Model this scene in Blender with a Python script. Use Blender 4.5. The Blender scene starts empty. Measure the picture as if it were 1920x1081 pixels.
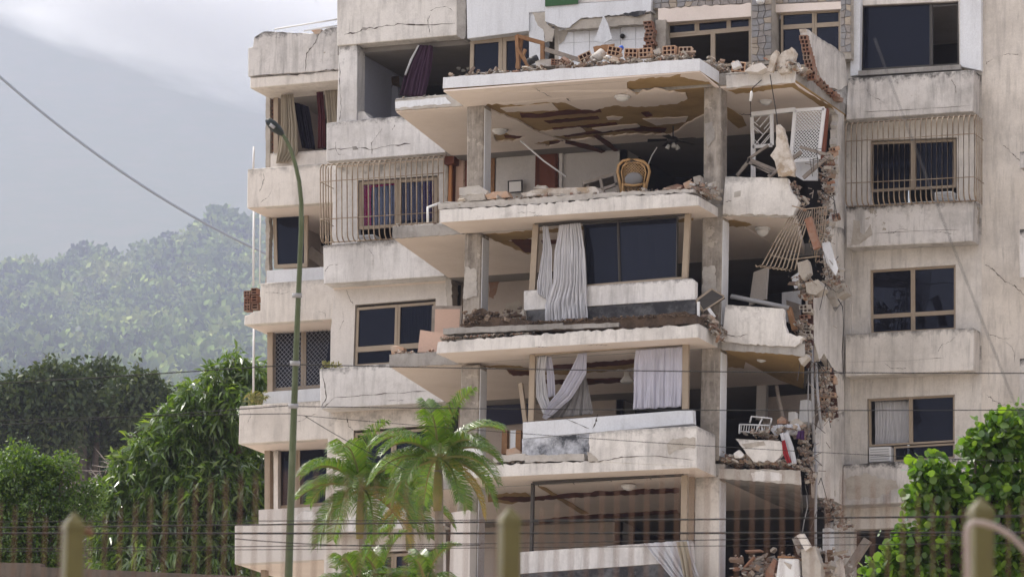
import bpy, bmesh, math, random
import numpy as np
from mathutils import Vector, Matrix
from mathutils.geometry import tessellate_polygon

# ------------------------------------------------------------------ camera, sky, sun, exposure
scene = bpy.context.scene
COL = scene.collection
FPX, YAW, PITCH, ROLL = 10338.7, math.radians(22.059), math.radians(11.334), math.radians(-0.9986)
FW = Vector((-math.sin(YAW)*math.cos(PITCH), math.cos(YAW)*math.cos(PITCH), math.sin(PITCH)))
_rt = Vector((math.cos(YAW), math.sin(YAW), 0)); _up = _rt.cross(FW)
RT = math.cos(ROLL)*_rt - math.sin(ROLL)*_up
UP = math.sin(ROLL)*_rt + math.cos(ROLL)*_up

def ray(px, py):
    return RT*((px-960)/FPX) + UP*((540.5-py)/FPX) + FW
_r0 = ray(1340, 405)*115.0
CAM = Vector((-_r0.x, -_r0.y, 1.7))          # facade: X to the right, Y into the building, Z up

cam = bpy.data.cameras.new('camera'); camo = bpy.data.objects.new('camera', cam); COL.objects.link(camo)
m = Matrix(((RT.x, UP.x, -FW.x), (RT.y, UP.y, -FW.y), (RT.z, UP.z, -FW.z))).to_4x4()
m.translation = CAM
camo.matrix_world = m
cam.sensor_width = 36.0; cam.lens = 36.0*FPX/1920.0
cam.clip_start = 0.5; cam.clip_end = 90000
cam.dof.use_dof = True; cam.dof.focus_distance = 113.0; cam.dof.aperture_fstop = 9.0
scene.camera = camo

SUN_EL, SUN_AZ = math.radians(60), math.radians(-79)     # from the left, just behind the facade's plane
sdir = Vector((math.sin(SUN_AZ)*math.cos(SUN_EL), math.cos(SUN_AZ)*math.cos(SUN_EL), math.sin(SUN_EL)))
w = bpy.data.worlds.new('World'); scene.world = w; w.use_nodes = True
nt = w.node_tree; nt.nodes.clear()
def nn(t, typ, **kw):
    n = t.nodes.new(typ)
    for k, v in kw.items():
        if k.startswith('i_'): n.inputs[k[2:].replace('_', ' ')].default_value = v
        else: setattr(n, k, v)
    return n
sky = nn(nt, 'ShaderNodeTexSky', sky_type='NISHITA', sun_disc=False, sun_elevation=SUN_EL, sun_rotation=SUN_AZ, air_density=1.2, dust_density=2.5)
tc = nn(nt, 'ShaderNodeTexCoord')
mp = nn(nt, 'ShaderNodeMapping'); mp.inputs['Scale'].default_value = (2.2, 2.2, 4.5)
nz = nn(nt, 'ShaderNodeTexNoise'); nz.inputs['Scale'].default_value = 2.4; nz.inputs['Detail'].default_value = 9; nz.inputs['Roughness'].default_value = .55
rmp = nn(nt, 'ShaderNodeValToRGB'); rmp.color_ramp.elements[0].position = .44; rmp.color_ramp.elements[1].position = .66
mix = nn(nt, 'ShaderNodeMixRGB')
dt = nn(nt, 'ShaderNodeVectorMath', operation='DOT_PRODUCT'); dt.inputs[1].default_value = sdir
dmr = nn(nt, 'ShaderNodeMapRange'); dmr.inputs[1].default_value = .1; dmr.inputs[2].default_value = 1.0; dmr.inputs[3].default_value = 6.5; dmr.inputs[4].default_value = 40.0     # cloud brightens towards the sun
cl = nn(nt, 'ShaderNodeMixRGB', blend_type='MULTIPLY'); cl.inputs[0].default_value = 1; cl.inputs[2].default_value = (1.03, 1.0, .98, 1)
sc2 = nn(nt, 'ShaderNodeMixRGB', blend_type='MULTIPLY'); sc2.inputs[0].default_value = 1; sc2.inputs[2].default_value = (1.0, 1.0, 1.0, 1)
bg = nn(nt, 'ShaderNodeBackground'); bg.inputs['Strength'].default_value = 0.10
out = nn(nt, 'ShaderNodeOutputWorld')
L = nt.links.new
L(tc.outputs['Generated'], dt.inputs[0]); L(dt.outputs['Value'], dmr.inputs[0]); L(dmr.outputs[0], cl.inputs[1])
L(tc.outputs['Generated'], mp.inputs[0]); L(mp.outputs[0], nz.inputs['Vector']); 
sxyz = nn(nt, 'ShaderNodeSeparateXYZ'); mr = nn(nt, 'ShaderNodeMapRange'); mr.inputs[1].default_value = 0; mr.inputs[2].default_value = .75; mr.inputs[3].default_value = .5; mr.inputs[4].default_value = -.04
L(tc.outputs['Generated'], sxyz.inputs[0]); L(sxyz.outputs[2], mr.inputs[0])
addn = nn(nt, 'ShaderNodeMath', operation='ADD'); L(nz.outputs['Fac'], addn.inputs[0]); L(mr.outputs[0], addn.inputs[1]); L(addn.outputs[0], rmp.inputs[0])
L(rmp.outputs[0], mix.inputs[0]); L(sky.outputs[0], mix.inputs[1]); L(cl.outputs[0], mix.inputs[2])
L(mix.outputs[0], bg.inputs[0]); L(bg.outputs[0], out.inputs[0])
sun = bpy.data.lights.new('sun', 'SUN'); sun.energy = 4.6; sun.angle = math.radians(.55); sun.color = (1, .95, .86)
suno = bpy.data.objects.new('sun', sun); COL.objects.link(suno)
suno.rotation_euler = sdir.to_track_quat('Z', 'Y').to_euler()
scene.view_settings.view_transform = 'Standard'; scene.view_settings.look = 'None'
scene.view_settings.exposure = 0.07; scene.view_settings.gamma = 1
cy = scene.cycles
cy.max_bounces = 8; cy.diffuse_bounces = 4; cy.glossy_bounces = 2; cy.transmission_bounces = 3; cy.transparent_max_bounces = 8
cy.volume_bounces = 4; cy.use_denoising = True; cy.caustics_reflective = False; cy.caustics_refractive = False
cy.sample_clamp_indirect = 6

# ------------------------------------------------------------------ pixel -> place on a known plane
def py_(p, Y):
    d = ray(*p); return CAM + d*((Y-CAM.y)/d.y)
def pz_(p, Z):
    d = ray(*p); return CAM + d*((Z-CAM.z)/d.z)
def px_(p, X):
    d = ray(*p); return CAM + d*((X-CAM.x)/d.x)
def at(px, py, dist):
    return CAM + ray(px, py)*dist

# ------------------------------------------------------------------ materials
MATS = {}
def new_mat(name):
    m = bpy.data.materials.new(name); m.use_nodes = True; t = m.node_tree
    b = t.nodes['Principled BSDF']; MATS[name] = m
    return m, t, b
def S(c):   # sRGB 0-255 -> linear
    return tuple(((v/255)/12.92 if v/255 <= .04045 else ((v/255+.055)/1.055)**2.4) for v in c)+(1,)

def surf(name, base, rough=.85, dirt=None, amount=.4, scale=.7, streak=0, streakcol=(.05, .05, .05), fine=.12, bump=.15, bscale=18, patch=None, patchcol=None, spec=.25, metal=0, mold=0):
    """stained, weathered surface; everything follows world position so neighbours do not repeat"""
    m, t, b = new_mat(name); l = t.links.new
    g = nn(t, 'ShaderNodeNewGeometry')
    cur = nn(t, 'ShaderNodeRGB'); cur.outputs[0].default_value = tuple(base[:3])+(1,); cur = cur.outputs[0]
    def mixin(fac, col, cur, blend='MIX'):
        mx = nn(t, 'ShaderNodeMixRGB', blend_type=blend); l(fac, mx.inputs[0]); l(cur, mx.inputs[1]); mx.inputs[2].default_value = tuple(col[:3])+(1,)
        return mx.outputs[0]
    def noise(sc, det, lo, hi, mx=1, vec=(1, 1, 1), off=0, rough=.6):
        mpn = nn(t, 'ShaderNodeMapping'); mpn.inputs['Scale'].default_value = vec; mpn.inputs['Location'].default_value = (off, off*.7, off*1.3)
        l(g.outputs['Position'], mpn.inputs[0])
        n = nn(t, 'ShaderNodeTexNoise'); n.inputs['Scale'].default_value = sc; n.inputs['Detail'].default_value = det; n.inputs['Roughness'].default_value = rough
        l(mpn.outputs[0], n.inputs['Vector'])
        r = nn(t, 'ShaderNodeMapRange'); r.inputs[1].default_value = lo; r.inputs[2].default_value = hi; r.inputs[3].default_value = 0; r.inputs[4].default_value = mx
        l(n.outputs['Fac'], r.inputs[0]); return r.outputs[0]
    h = sum(map(ord, name)) % 37
    if dirt: cur = mixin(noise(scale, 10, .44, .64, amount, off=h, rough=.68), dirt, cur)
    if dirt: cur = mixin(noise(scale*5, 8, .54, .68, amount*.6, off=h+3, rough=.7), dirt, cur)
    if streak: cur = mixin(noise(2.2, 5, .50, .72, streak, vec=(2.2, 2.2, .28), off=h+9), streakcol, cur)
    if streak: cur = mixin(noise(6, 3, .56, .74, streak*.8, vec=(2.2, 2.2, .25), off=h+5), streakcol, cur)
    if patch: cur = mixin(noise(patch, 8, .60, .615, 1, off=h+14, rough=.7), patchcol, cur)
    if mold:   # black mould creeping down from the upper edge of each piece, dripping
        tcn = nn(t, 'ShaderNodeTexCoord'); sx = nn(t, 'ShaderNodeSeparateXYZ'); l(tcn.outputs['Generated'], sx.inputs[0])
        for vec, sc_, lo, off in (((1, 1, 1), 5, .97, 2), ((2.5, 2.5, .22), 3.2, 1.10, 6)):
            n_ = noise(sc_, 9, 0, 1, 1, vec=vec, off=h+off, rough=.72)
            ad = nn(t, 'ShaderNodeMath', operation='ADD'); l(n_, ad.inputs[0])
            pw = nn(t, 'ShaderNodeMath', operation='POWER'); l(sx.outputs[2], pw.inputs[0]); pw.inputs[1].default_value = 2.2
            ml = nn(t, 'ShaderNodeMath', operation='MULTIPLY'); l(pw.outputs[0], ml.inputs[0]); ml.inputs[1].default_value = .62; l(ml.outputs[0], ad.inputs[1])
            r_ = nn(t, 'ShaderNodeMapRange'); r_.inputs[1].default_value = lo-.03; r_.inputs[2].default_value = lo+.16; r_.inputs[4].default_value = mold; l(ad.outputs[0], r_.inputs[0])
            cur = mixin(r_.outputs[0], (.045, .043, .042), cur)
    if fine: cur = mixin(noise(30, 4, .35, .7, fine, off=h+1), (.08, .07, .06), cur)
    l(cur, b.inputs['Base Color'])
    b.inputs['Roughness'].default_value = rough; b.inputs['Specular IOR Level'].default_value = spec; b.inputs['Metallic'].default_value = metal
    if bump:
        n = nn(t, 'ShaderNodeTexNoise'); n.inputs['Scale'].default_value = bscale; n.inputs['Detail'].default_value = 6; l(g.outputs['Position'], n.inputs['Vector'])
        bp = nn(t, 'ShaderNodeBump'); bp.inputs['Strength'].default_value = bump; bp.inputs['Distance'].default_value = .03
        l(n.outputs['Fac'], bp.inputs['Height']); l(bp.outputs[0], b.inputs['Normal'])
    return m

GREYD = (.16, .155, .15)
surf('plaster_white', (.74, .72, .70), dirt=(.42, .40, .385), amount=.55, streak=.36, streakcol=(.2, .195, .19), mold=.7)
surf('plaster_stained', (.66, .63, .60), dirt=(.36, .34, .32), amount=.8, streak=.5, streakcol=(.13, .125, .12), mold=.95, patch=.9, patchcol=(.36, .32, .26))
surf('plaster_wing', (.71, .67, .62), dirt=(.47, .44, .405), amount=.7, streak=.4, streakcol=(.2, .19, .18), mold=.6)
surf('plaster_flank', (.70, .645, .58), dirt=(.47, .43, .385), amount=.7, streak=.45, streakcol=(.2, .185, .17))
surf('plaster_fascia', (.73, .70, .66), dirt=(.42, .395, .37), amount=.75, streak=.4, streakcol=(.2, .19, .18), mold=.45)
surf('plaster_cream', (.75, .70, .64), dirt=(.52, .47, .42), amount=.6, streak=.32, streakcol=(.22, .2, .18), mold=.4)
surf('plaster_clean', (.68, .64, .60), dirt=(.55, .51, .47), amount=.35, streak=.1)
surf('plaster_blue', (.74, .76, .79), dirt=(.55, .55, .56), amount=.4, streak=.2, streakcol=(.3, .3, .31))
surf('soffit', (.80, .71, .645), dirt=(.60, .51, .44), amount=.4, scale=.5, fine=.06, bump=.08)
surf('room_ceiling', (.26, .245, .23), dirt=(.18, .165, .15), amount=.5, bump=.05)  # darker than soffit: the shade of deep rooms put into the colour
surf('soffit_raw', (.40, .27, .12), dirt=(.25, .16, .07), amount=.6, scale=1.4)
surf('slot_red', (.12, .034, .018), dirt=(.035, .012, .008), amount=.8, scale=2)
surf('concrete', (.37, .35, .325), dirt=(.20, .185, .17), amount=.75, scale=1.2, streak=.3, bump=.5, bscale=9)
surf('concrete_light', (.50, .47, .43), dirt=(.30, .27, .24), amount=.7, scale=1.5, bump=.5, bscale=9)
surf('column', (.33, .295, .255), dirt=(.15, .13, .11), amount=1, scale=1.6, streak=.7, streakcol=(.50, .455, .40), bump=.5, bscale=11, patch=2.2, patchcol=(.45, .40, .345))
surf('brick', (.255, .125, .08), dirt=(.29, .22, .17), amount=.9, scale=3, bump=.4)
surf('fragment', (.60, .55, .49), dirt=(.33, .26, .19), amount=1, scale=2.6, bump=.3, bscale=9, patch=2.5, patchcol=(.40, .31, .22))
surf('brick_pale', (.50, .31, .20), dirt=(.45, .38, .31), amount=.9, scale=3, bump=.3)
surf('hole', (.06, .025, .018), fine=0, bump=0)  # near-black colour standing for the shade inside openings
surf('mortar', (.46, .42, .37), dirt=(.28, .25, .21), amount=.6, scale=4)
surf('crack', (.075, .06, .05), fine=0, bump=0)
surf('bitumen', (.035, .035, .04), dirt=(.25, .25, .25), amount=.5, scale=2.2)
surf('bitumen_peeled', (.05, .055, .065), dirt=(.66, .67, .70), amount=1, scale=1.6, patch=1.1, patchcol=(.70, .71, .74))
surf('soil', (.11, .075, .052), dirt=(.045, .032, .024), amount=.8, scale=4, bump=1, bscale=22, rough=1)
surf('frame_tan', (.37, .30, .225), rough=.5, fine=.08, bump=0, dirt=(.25, .2, .15), amount=.4)
surf('frame_dark', (.06, .055, .05), rough=.5, bump=0)
surf('frame_white', (.72, .72, .72), rough=.5, bump=0, fine=.05)
surf('wood', (.30, .16, .075), rough=.6, dirt=(.16, .08, .04), amount=.6, scale=3, bump=.1)
surf('wood_red', (.16, .045, .02), rough=.45, dirt=(.10, .025, .012), amount=.5, scale=2, bump=.05)
surf('wood_orange', (.45, .19, .07), rough=.5, dirt=(.3, .12, .05), amount=.5, bump=.05)
surf('wood_grey', (.30, .26, .225), rough=.8, dirt=(.17, .145, .12), amount=.6, scale=4)
surf('wicker', (.46, .28, .12), rough=.6, dirt=(.28, .16, .07), amount=.6, scale=8)
surf('iron_grille', (.36, .29, .215), rough=.6, dirt=(.13, .07, .035), amount=.6, scale=4, bump=.1)
surf('room_wall', (.62, .60, .585), dirt=(.45, .43, .41), amount=.4, bump=.05)
surf('room_blue', (.42, .44, .52), dirt=(.33, .34, .40), amount=.4, bump=.05)
surf('room_dark', (.03, .03, .033), dirt=(.018, .018, .018), amount=.4, bump=.05)  # near-black walls, painting in the darkness of the deep rooms
surf('room_beige', (.44, .38, .335), dirt=(.33, .28, .245), amount=.4, bump=.05)
surf('room_navy', (.035, .04, .075), bump=0)
surf('tile', (.78, .80, .84), rough=.25, dirt=(.6, .6, .6), amount=.3, bump=0, spec=.5)
surf('stone_a', (.34, .31, .29), dirt=(.2, .18, .165), amount=.7, scale=3, bump=.5)
surf('stone_b', (.42, .36, .29), dirt=(.26, .21, .17), amount=.7, scale=3, bump=.5)
surf('stone_c', (.29, .285, .29), dirt=(.18, .175, .17), amount=.7, scale=3, bump=.5)
surf('pole_green', (.085, .11, .055), rough=.55, dirt=(.055, .07, .035), amount=.6, scale=2, streak=.4, streakcol=(.2, .22, .15))
surf('lamp_head', (.02, .028, .028), rough=.4, bump=0)
surf('cable_dim', (.10, .10, .105), rough=.7, bump=0, fine=0)
surf('cable', (.018, .018, .018), rough=.6, bump=0, fine=0)
surf('cable_grey', (.30, .33, .38), rough=.7, bump=0, fine=0)
surf('metal_grey', (.35, .35, .36), rough=.5, bump=0, dirt=(.2, .2, .2), amount=.4)
surf('fence_olive', (.125, .11, .038), rough=.42, dirt=(.09, .07, .025), amount=.5, scale=5)
surf('fence_rust', (.17, .095, .06), rough=.8, dirt=(.10, .05, .03), amount=.6, scale=6)
surf('fence_pipe', (.34, .28, .25), rough=.5, dirt=(.2, .15, .13), amount=.4, scale=6)
surf('floor_dark', (.08, .07, .06), dirt=(.05, .045, .04), amount=.6)
surf('ground', (.46, .40, .33), dirt=(.33, .285, .235), amount=.6, scale=.1)
surf('asphalt', (.06, .058, .056), dirt=(.09, .085, .08), amount=.6, scale=.3)
surf('earth_green', (.055, .075, .03), dirt=(.10, .09, .05), amount=.6, scale=.02, bump=0)
surf('wall_brown', (.15, .125, .105), dirt=(.08, .07, .06), amount=.8, scale=1, streak=.5)
surf('roof_tile', (.42, .27, .2), dirt=(.3, .2, .15), amount=.6, scale=2)
surf('bark', (.15, .12, .095), dirt=(.08, .065, .05), amount=.7, scale=3, bump=.6)
surf('palm_trunk', (.27, .24, .20), dirt=(.15, .125, .1), amount=.7, scale=4, bump=.5)
surf('palm_sheath', (.20, .21, .07), dirt=(.3, .22, .08), amount=.6, scale=3)
surf('twig', (.30, .26, .22), bump=0)
surf('black_plastic', (.025, .025, .027), rough=.4, bump=0)
surf('white_plastic', (.74, .74, .73), rough=.4, bump=0, fine=.04)
surf('green_board', (.03, .10, .035), rough=.6, bump=0)
surf('blue_plastic', (.02, .10, .55), rough=.4, bump=0)
surf('rust_pipe', (.34, .12, .05), rough=.7, dirt=(.2, .08, .04), amount=.6, scale=4)
surf('card_pink', (.60, .42, .33), rough=.8, bump=0)

def cloth(name, col, trans=.45, dirt=None):
    m, t, b = new_mat(name); l = t.links.new
    g = nn(t, 'ShaderNodeNewGeometry'); n = nn(t, 'ShaderNodeTexNoise'); n.inputs['Scale'].default_value = 3; n.inputs['Detail'].default_value = 5
    l(g.outputs['Position'], n.inputs['Vector'])
    mx = nn(t, 'ShaderNodeMixRGB'); mx.inputs[1].default_value = col+(1,); mx.inputs[2].default_value = tuple(c*.72 for c in col)+(1,)
    l(n.outputs['Fac'], mx.inputs[0]); l(mx.outputs[0], b.inputs['Base Color']); b.inputs['Roughness'].default_value = .95; b.inputs['Specular IOR Level'].default_value = .1
    tr = nn(t, 'ShaderNodeBsdfTranslucent'); l(mx.outputs[0], tr.inputs[0])
    ms = nn(t, 'ShaderNodeMixShader'); ms.inputs[0].default_value = trans
    l(b.outputs[0], ms.inputs[1]); l(tr.outputs[0], ms.inputs[2]); l(ms.outputs[0], t.nodes['Material Output'].inputs[0])
cloth('cloth_white', (.84, .84, .87), .35); cloth('cloth_lilac', (.78, .78, .88), .35); cloth('cloth_cream', (.62, .55, .44)); cloth('cloth_purple', (.09, .05, .085), .2)
cloth('cloth_black', (.02, .018, .03), .1); cloth('cloth_maroon', (.13, .04, .045), .2); cloth('cloth_magenta', (.75, .02, .18), .3)
cloth('cloth_blue', (.28, .32, .42), .3); cloth('cloth_slate', (.17, .17, .23), .2); cloth('cloth_violet', (.10, .05, .14), .2); cloth('cloth_grey', (.32, .31, .31), .3); cloth('cloth_red', (.45, .05, .06), .3)

def glass(name, tint, refl=.10, pas=.5):
    m, t, b = new_mat(name); l = t.links.new
    t.nodes.remove(b)
    tr = nn(t, 'ShaderNodeBsdfTransparent'); tr.inputs[0].default_value = tuple(tint)+(1,)
    df = nn(t, 'ShaderNodeBsdfDiffuse'); df.inputs[0].default_value = (.010, .012, .020, 1)
    gl = nn(t, 'ShaderNodeBsdfGlossy'); gl.inputs['Roughness'].default_value = .03; gl.inputs[0].default_value = (.55, .62, .85, 1)
    m1 = nn(t, 'ShaderNodeMixShader'); m1.inputs[0].default_value = pas; l(df.outputs[0], m1.inputs[1]); l(tr.outputs[0], m1.inputs[2])
    m2 = nn(t, 'ShaderNodeMixShader'); m2.inputs[0].default_value = refl; l(m1.outputs[0], m2.inputs[1]); l(gl.outputs[0], m2.inputs[2])
    l(m2.outputs[0], t.nodes['Material Output'].inputs[0])
glass('glass_dark', (.30, .32, .40), .024, .35); glass('glass_tint', (.42, .44, .52), .014, .7); glass('glass_clear', (.85, .86, .9), .02, .95); glass('glass_blue', (.2, .22, .3), .016, .12)

def ramp_island(name, cols, rough=.8, trans=0, spec=.3, bump=0, coat=0):
    m, t, b = new_mat(name); l = t.links.new
    g = nn(t, 'ShaderNodeNewGeometry'); r = nn(t, 'ShaderNodeValToRGB'); l(g.outputs['Random Per Island'], r.inputs[0])
    el = r.color_ramp.elements; el[0].color = cols[0]+(1,); el[-1].color = cols[-1]+(1,)
    for i, c in enumerate(cols[1:-1]):
        e = el.new((i+1)/(len(cols)-1)); e.color = c+(1,)
    n = nn(t, 'ShaderNodeTexNoise'); n.inputs['Scale'].default_value = 2.0; l(g.outputs['Position'], n.inputs['Vector'])
    mx = nn(t, 'ShaderNodeMixRGB', blend_type='MULTIPLY'); mx.inputs[0].default_value = .5; l(r.outputs[0], mx.inputs[1]); l(n.outputs['Color'], mx.inputs[2])
    hs = nn(t, 'ShaderNodeHueSaturation'); hs.inputs['Value'].default_value = 1.3; l(mx.outputs[0], hs.inputs['Color'])
    src = r.outputs[0]
    l(src, b.inputs['Base Color']); b.inputs['Roughness'].default_value = rough; b.inputs['Specular IOR Level'].default_value = spec
    if coat: b.inputs['Coat Weight'].default_value = coat; b.inputs['Coat Roughness'].default_value = .22
    if trans:
        tr = nn(t, 'ShaderNodeBsdfTranslucent')
        gm = nn(t, 'ShaderNodeMixRGB', blend_type='MULTIPLY'); gm.inputs[0].default_value = 1; l(src, gm.inputs[1]); gm.inputs[2].default_value = (2.0, 1.9, .6, 1)
        l(gm.outputs[0], tr.inputs[0])
        ms = nn(t, 'ShaderNodeMixShader'); ms.inputs[0].default_value = trans; l(b.outputs[0], ms.inputs[1]); l(tr.outputs[0], ms.inputs[2])
        l(ms.outputs[0], t.nodes['Material Output'].inputs[0])
ramp_island('rubble_mix', [(.40, .37, .33), (.27, .245, .215), (.42, .36, .29), (.27, .14, .09), (.20, .18, .155), (.50, .475, .44), (.31, .22, .16), (.17, .115, .085), (.38, .34, .29), (.24, .205, .17)], .95)
ramp_island('soil_clods', [(.12, .08, .055), (.06, .045, .035), (.17, .115, .08), (.09, .065, .05), (.22, .17, .13), (.045, .035, .03)], 1)
ramp_island('leaf_mango', [(.08, .15, .026), (.035, .075, .015), (.12, .20, .035), (.065, .13, .024), (.17, .24, .055)], .30, .36, .8, coat=.8)
ramp_island('leaf_far', [(.035, .06, .022), (.05, .075, .025), (.025, .045, .018), (.075, .10, .035), (.04, .06, .03)], .5, .2)
ramp_island('leaf_left', [(.05, .11, .018), (.10, .18, .026), (.025, .06, .013), (.14, .22, .035)], .36, .36, .5, coat=.4)
ramp_island('leaf_grape', [(.05, .12, .018), (.08, .17, .022), (.03, .075, .015), (.13, .22, .03), (.06, .13, .02), (.10, .19, .025), (.16, .26, .035)], .30, .46, .5, coat=.4)
ramp_island('leaf_palm', [(.06, .13, .02), (.09, .17, .025), (.03, .075, .018), (.11, .18, .028), (.055, .115, .02), (.14, .15, .04)], .42, .34, .4, coat=.2)
ramp_island('leaf_palm_dry', [(.24, .20, .06), (.30, .2, .07), (.13, .16, .04)], .5, .3)
def crown_scale_leaf(name, cols, scale):
    m, t, b = new_mat(name); l = t.links.new; g = nn(t, 'ShaderNodeNewGeometry'); n = nn(t, 'ShaderNodeTexNoise'); n.inputs['Scale'].default_value = scale; n.inputs['Detail'].default_value = 3; n.inputs['Roughness'].default_value = .65
    l(g.outputs['Position'], n.inputs['Vector']); ad = nn(t, 'ShaderNodeMath', operation='MULTIPLY_ADD'); l(g.outputs['Random Per Island'], ad.inputs[0]); ad.inputs[1].default_value = .10; l(n.outputs['Fac'], ad.inputs[2])
    r = nn(t, 'ShaderNodeValToRGB'); l(ad.outputs[0], r.inputs[0]); el = r.color_ramp.elements; el[0].position = .38; el[0].color = cols[0]+(1,); el[1].position = .70; el[1].color = cols[-1]+(1,)
    for i, c in enumerate(cols[1:-1]): e_ = el.new(.38+.32*(i+1)/(len(cols)-1)); e_.color = c+(1,)
    l(r.outputs[0], b.inputs['Base Color']); b.inputs['Roughness'].default_value = .8; b.inputs['Specular IOR Level'].default_value = .15
crown_scale_leaf('leaf_hill', [(.025, .05, .012), (.06, .11, .02), (.12, .19, .03), (.20, .28, .045), (.30, .35, .08)], .018)
ramp_island('leaf_dry', [(.25, .23, .12), (.18, .2, .09), (.32, .28, .18)], .8, .2)

# ------------------------------------------------------------------ mesh helpers
def tag(o, label=None, cat=None, group=None, kind=None):
    for k, v in (('label', label), ('category', cat), ('group', group), ('kind', kind)):
        if v: o[k] = v
    return o
def obj(name, verts, faces, mat, parent=None, smooth=False, bevel=0, solid=0):
    me = bpy.data.meshes.new(name); me.from_pydata([tuple(v) for v in verts], [], faces); me.update()
    mats = mat if isinstance(mat, (list, tuple)) else [mat]
    for mm in mats: me.materials.append(MATS[mm])
    if smooth: me.polygons.foreach_set('use_smooth', [True]*len(me.polygons))
    o = bpy.data.objects.new(name, me); COL.objects.link(o)
    if parent: o.parent = parent
    if bevel:
        b = o.modifiers.new('bevel', 'BEVEL'); b.width = bevel; b.segments = 1; b.limit_method = 'ANGLE'; b.angle_limit = math.radians(50)
    if solid:
        s = o.modifiers.new('solid', 'SOLIDIFY'); s.thickness = solid
    return o
def empty(name, loc=(0, 0, 0), label=None, cat=None, group=None):
    o = bpy.data.objects.new(name, None); COL.objects.link(o); o.location = loc; o.empty_display_size = .3
    tag(o, label, cat, group); return o
def put(o, parent):
    """parent without moving (things' empties sit at their base)"""
    o.parent = parent; o.matrix_parent_inverse = Matrix.Translation(parent.location).inverted(); return o

def vadd(P, d): return [p + Vector(d) for p in P]
def prism(name, front, d, mat, parent=None, **kw):
    """front: world points in order, swept by vector d"""
    n = len(front); V = list(front) + vadd(front, d)
    F = [list(range(n)), list(range(2*n-1, n-1, -1))]
    for i in range(n): F.append([i, n+i, n+(i+1) % n, (i+1) % n][::-1])
    o = obj(name, V, F, mat, None, **kw)
    bm = bmesh.new(); bm.from_mesh(o.data); bmesh.ops.recalc_face_normals(bm, faces=bm.faces); bm.to_mesh(o.data); bm.free()
    if parent: (put if parent.location.length > 0 else lambda a, b: setattr(a, 'parent', b))(o, parent)
    return o
def rag(a, b, n, amp, seed=0):
    """n points from a (included) towards b (left out), shaken: a broken edge"""
    r = random.Random(seed*131+int(a[0]*7+a[1]*13)); out = []
    for i in range(n):
        t = (i + (r.uniform(-.3, .3) if 0 < i else 0))/n
        j = amp if i else 0
        out.append((a[0]+(b[0]-a[0])*t + r.uniform(-j, j)*.6, a[1]+(b[1]-a[1])*t + r.uniform(-j, j)))
    return out
def ragpoly(pts, amps, step=6, seed=0):
    """amps[i] shakes the edge i -> i+1 (0 = clean)"""
    out = []
    for i, p in enumerate(pts):
        q = pts[(i+1) % len(pts)]; ln = math.hypot(q[0]-p[0], q[1]-p[1])
        a = amps if not isinstance(amps, (list, tuple)) else amps[i]
        out += rag(p, q, max(1, int(ln/step)), a, seed+i) if a else [p]
    return out
def T(name, mat, pts, Y, depth, parent=None, **kw):
    return prism(name, [py_(p, Y) for p in pts], (0, depth, 0), mat, parent, **kw)
def TX(name, mat, pts, X, depth, parent=None, **kw):
    return prism(name, [px_(p, X) for p in pts], (-depth, 0, 0), mat, parent, **kw)
def TZ(name, mat, pts, Z, thick, parent=None, **kw):
    return prism(name, [pz_(p, Z) for p in pts], (0, 0, -thick), mat, parent, **kw)
def wallhole(name, mat, outer, holes, Y, depth, parent=None, **kw):
    loops = [[py_(p, Y) for p in lp] for lp in [outer]+holes]
    flat = [v for lp in loops for v in lp]; n = len(flat)
    tris = tessellate_polygon([[Vector((v.x, v.z, 0)) for v in lp] for lp in loops])
    V = flat + vadd(flat, (0, depth, 0)); F = [list(t) for t in tris] + [[t[2]+n, t[1]+n, t[0]+n] for t in tris]
    k = 0
    for lp in loops:
        c = len(lp)
        for i in range(c): a, b2 = k+i, k+(i+1) % c; F.append([a, b2, b2+n, a+n])
        k += c
    o = obj(name, V, F, mat, parent, **kw)
    bm = bmesh.new(); bm.from_mesh(o.data); bmesh.ops.recalc_face_normals(bm, faces=bm.faces); bm.to_mesh(o.data); bm.free()
    return o
def bil(q, s, t):
    a = q[0].lerp(q[1], s); b = q[3].lerp(q[2], s); return a.lerp(b, t)
BOXF = [[0, 1, 2, 3], [7, 6, 5, 4], [0, 4, 5, 1], [1, 5, 6, 2], [2, 6, 7, 3], [3, 7, 4, 0]]
def boxes(name, lst, mat, parent=None, **kw):
    V = []; F = []
    for fr, d in lst:
        k = len(V); V += list(fr) + vadd(fr, d); F += [[i+k for i in f] for f in BOXF]
    o = obj(name, V, F, mat, None, **kw)
    if parent: put(o, parent) if parent.location.length > 0 else setattr(o, 'parent', parent)
    return o
def box(name, x0, x1, y0, y1, z0, z1, mat, parent=None, **kw):
    fr = [Vector((x0, y0, z1)), Vector((x1, y0, z1)), Vector((x1, y0, z0)), Vector((x0, y0, z0))]
    return boxes(name, [(fr, (0, y1-y0, 0))], mat, parent, **kw)
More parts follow.
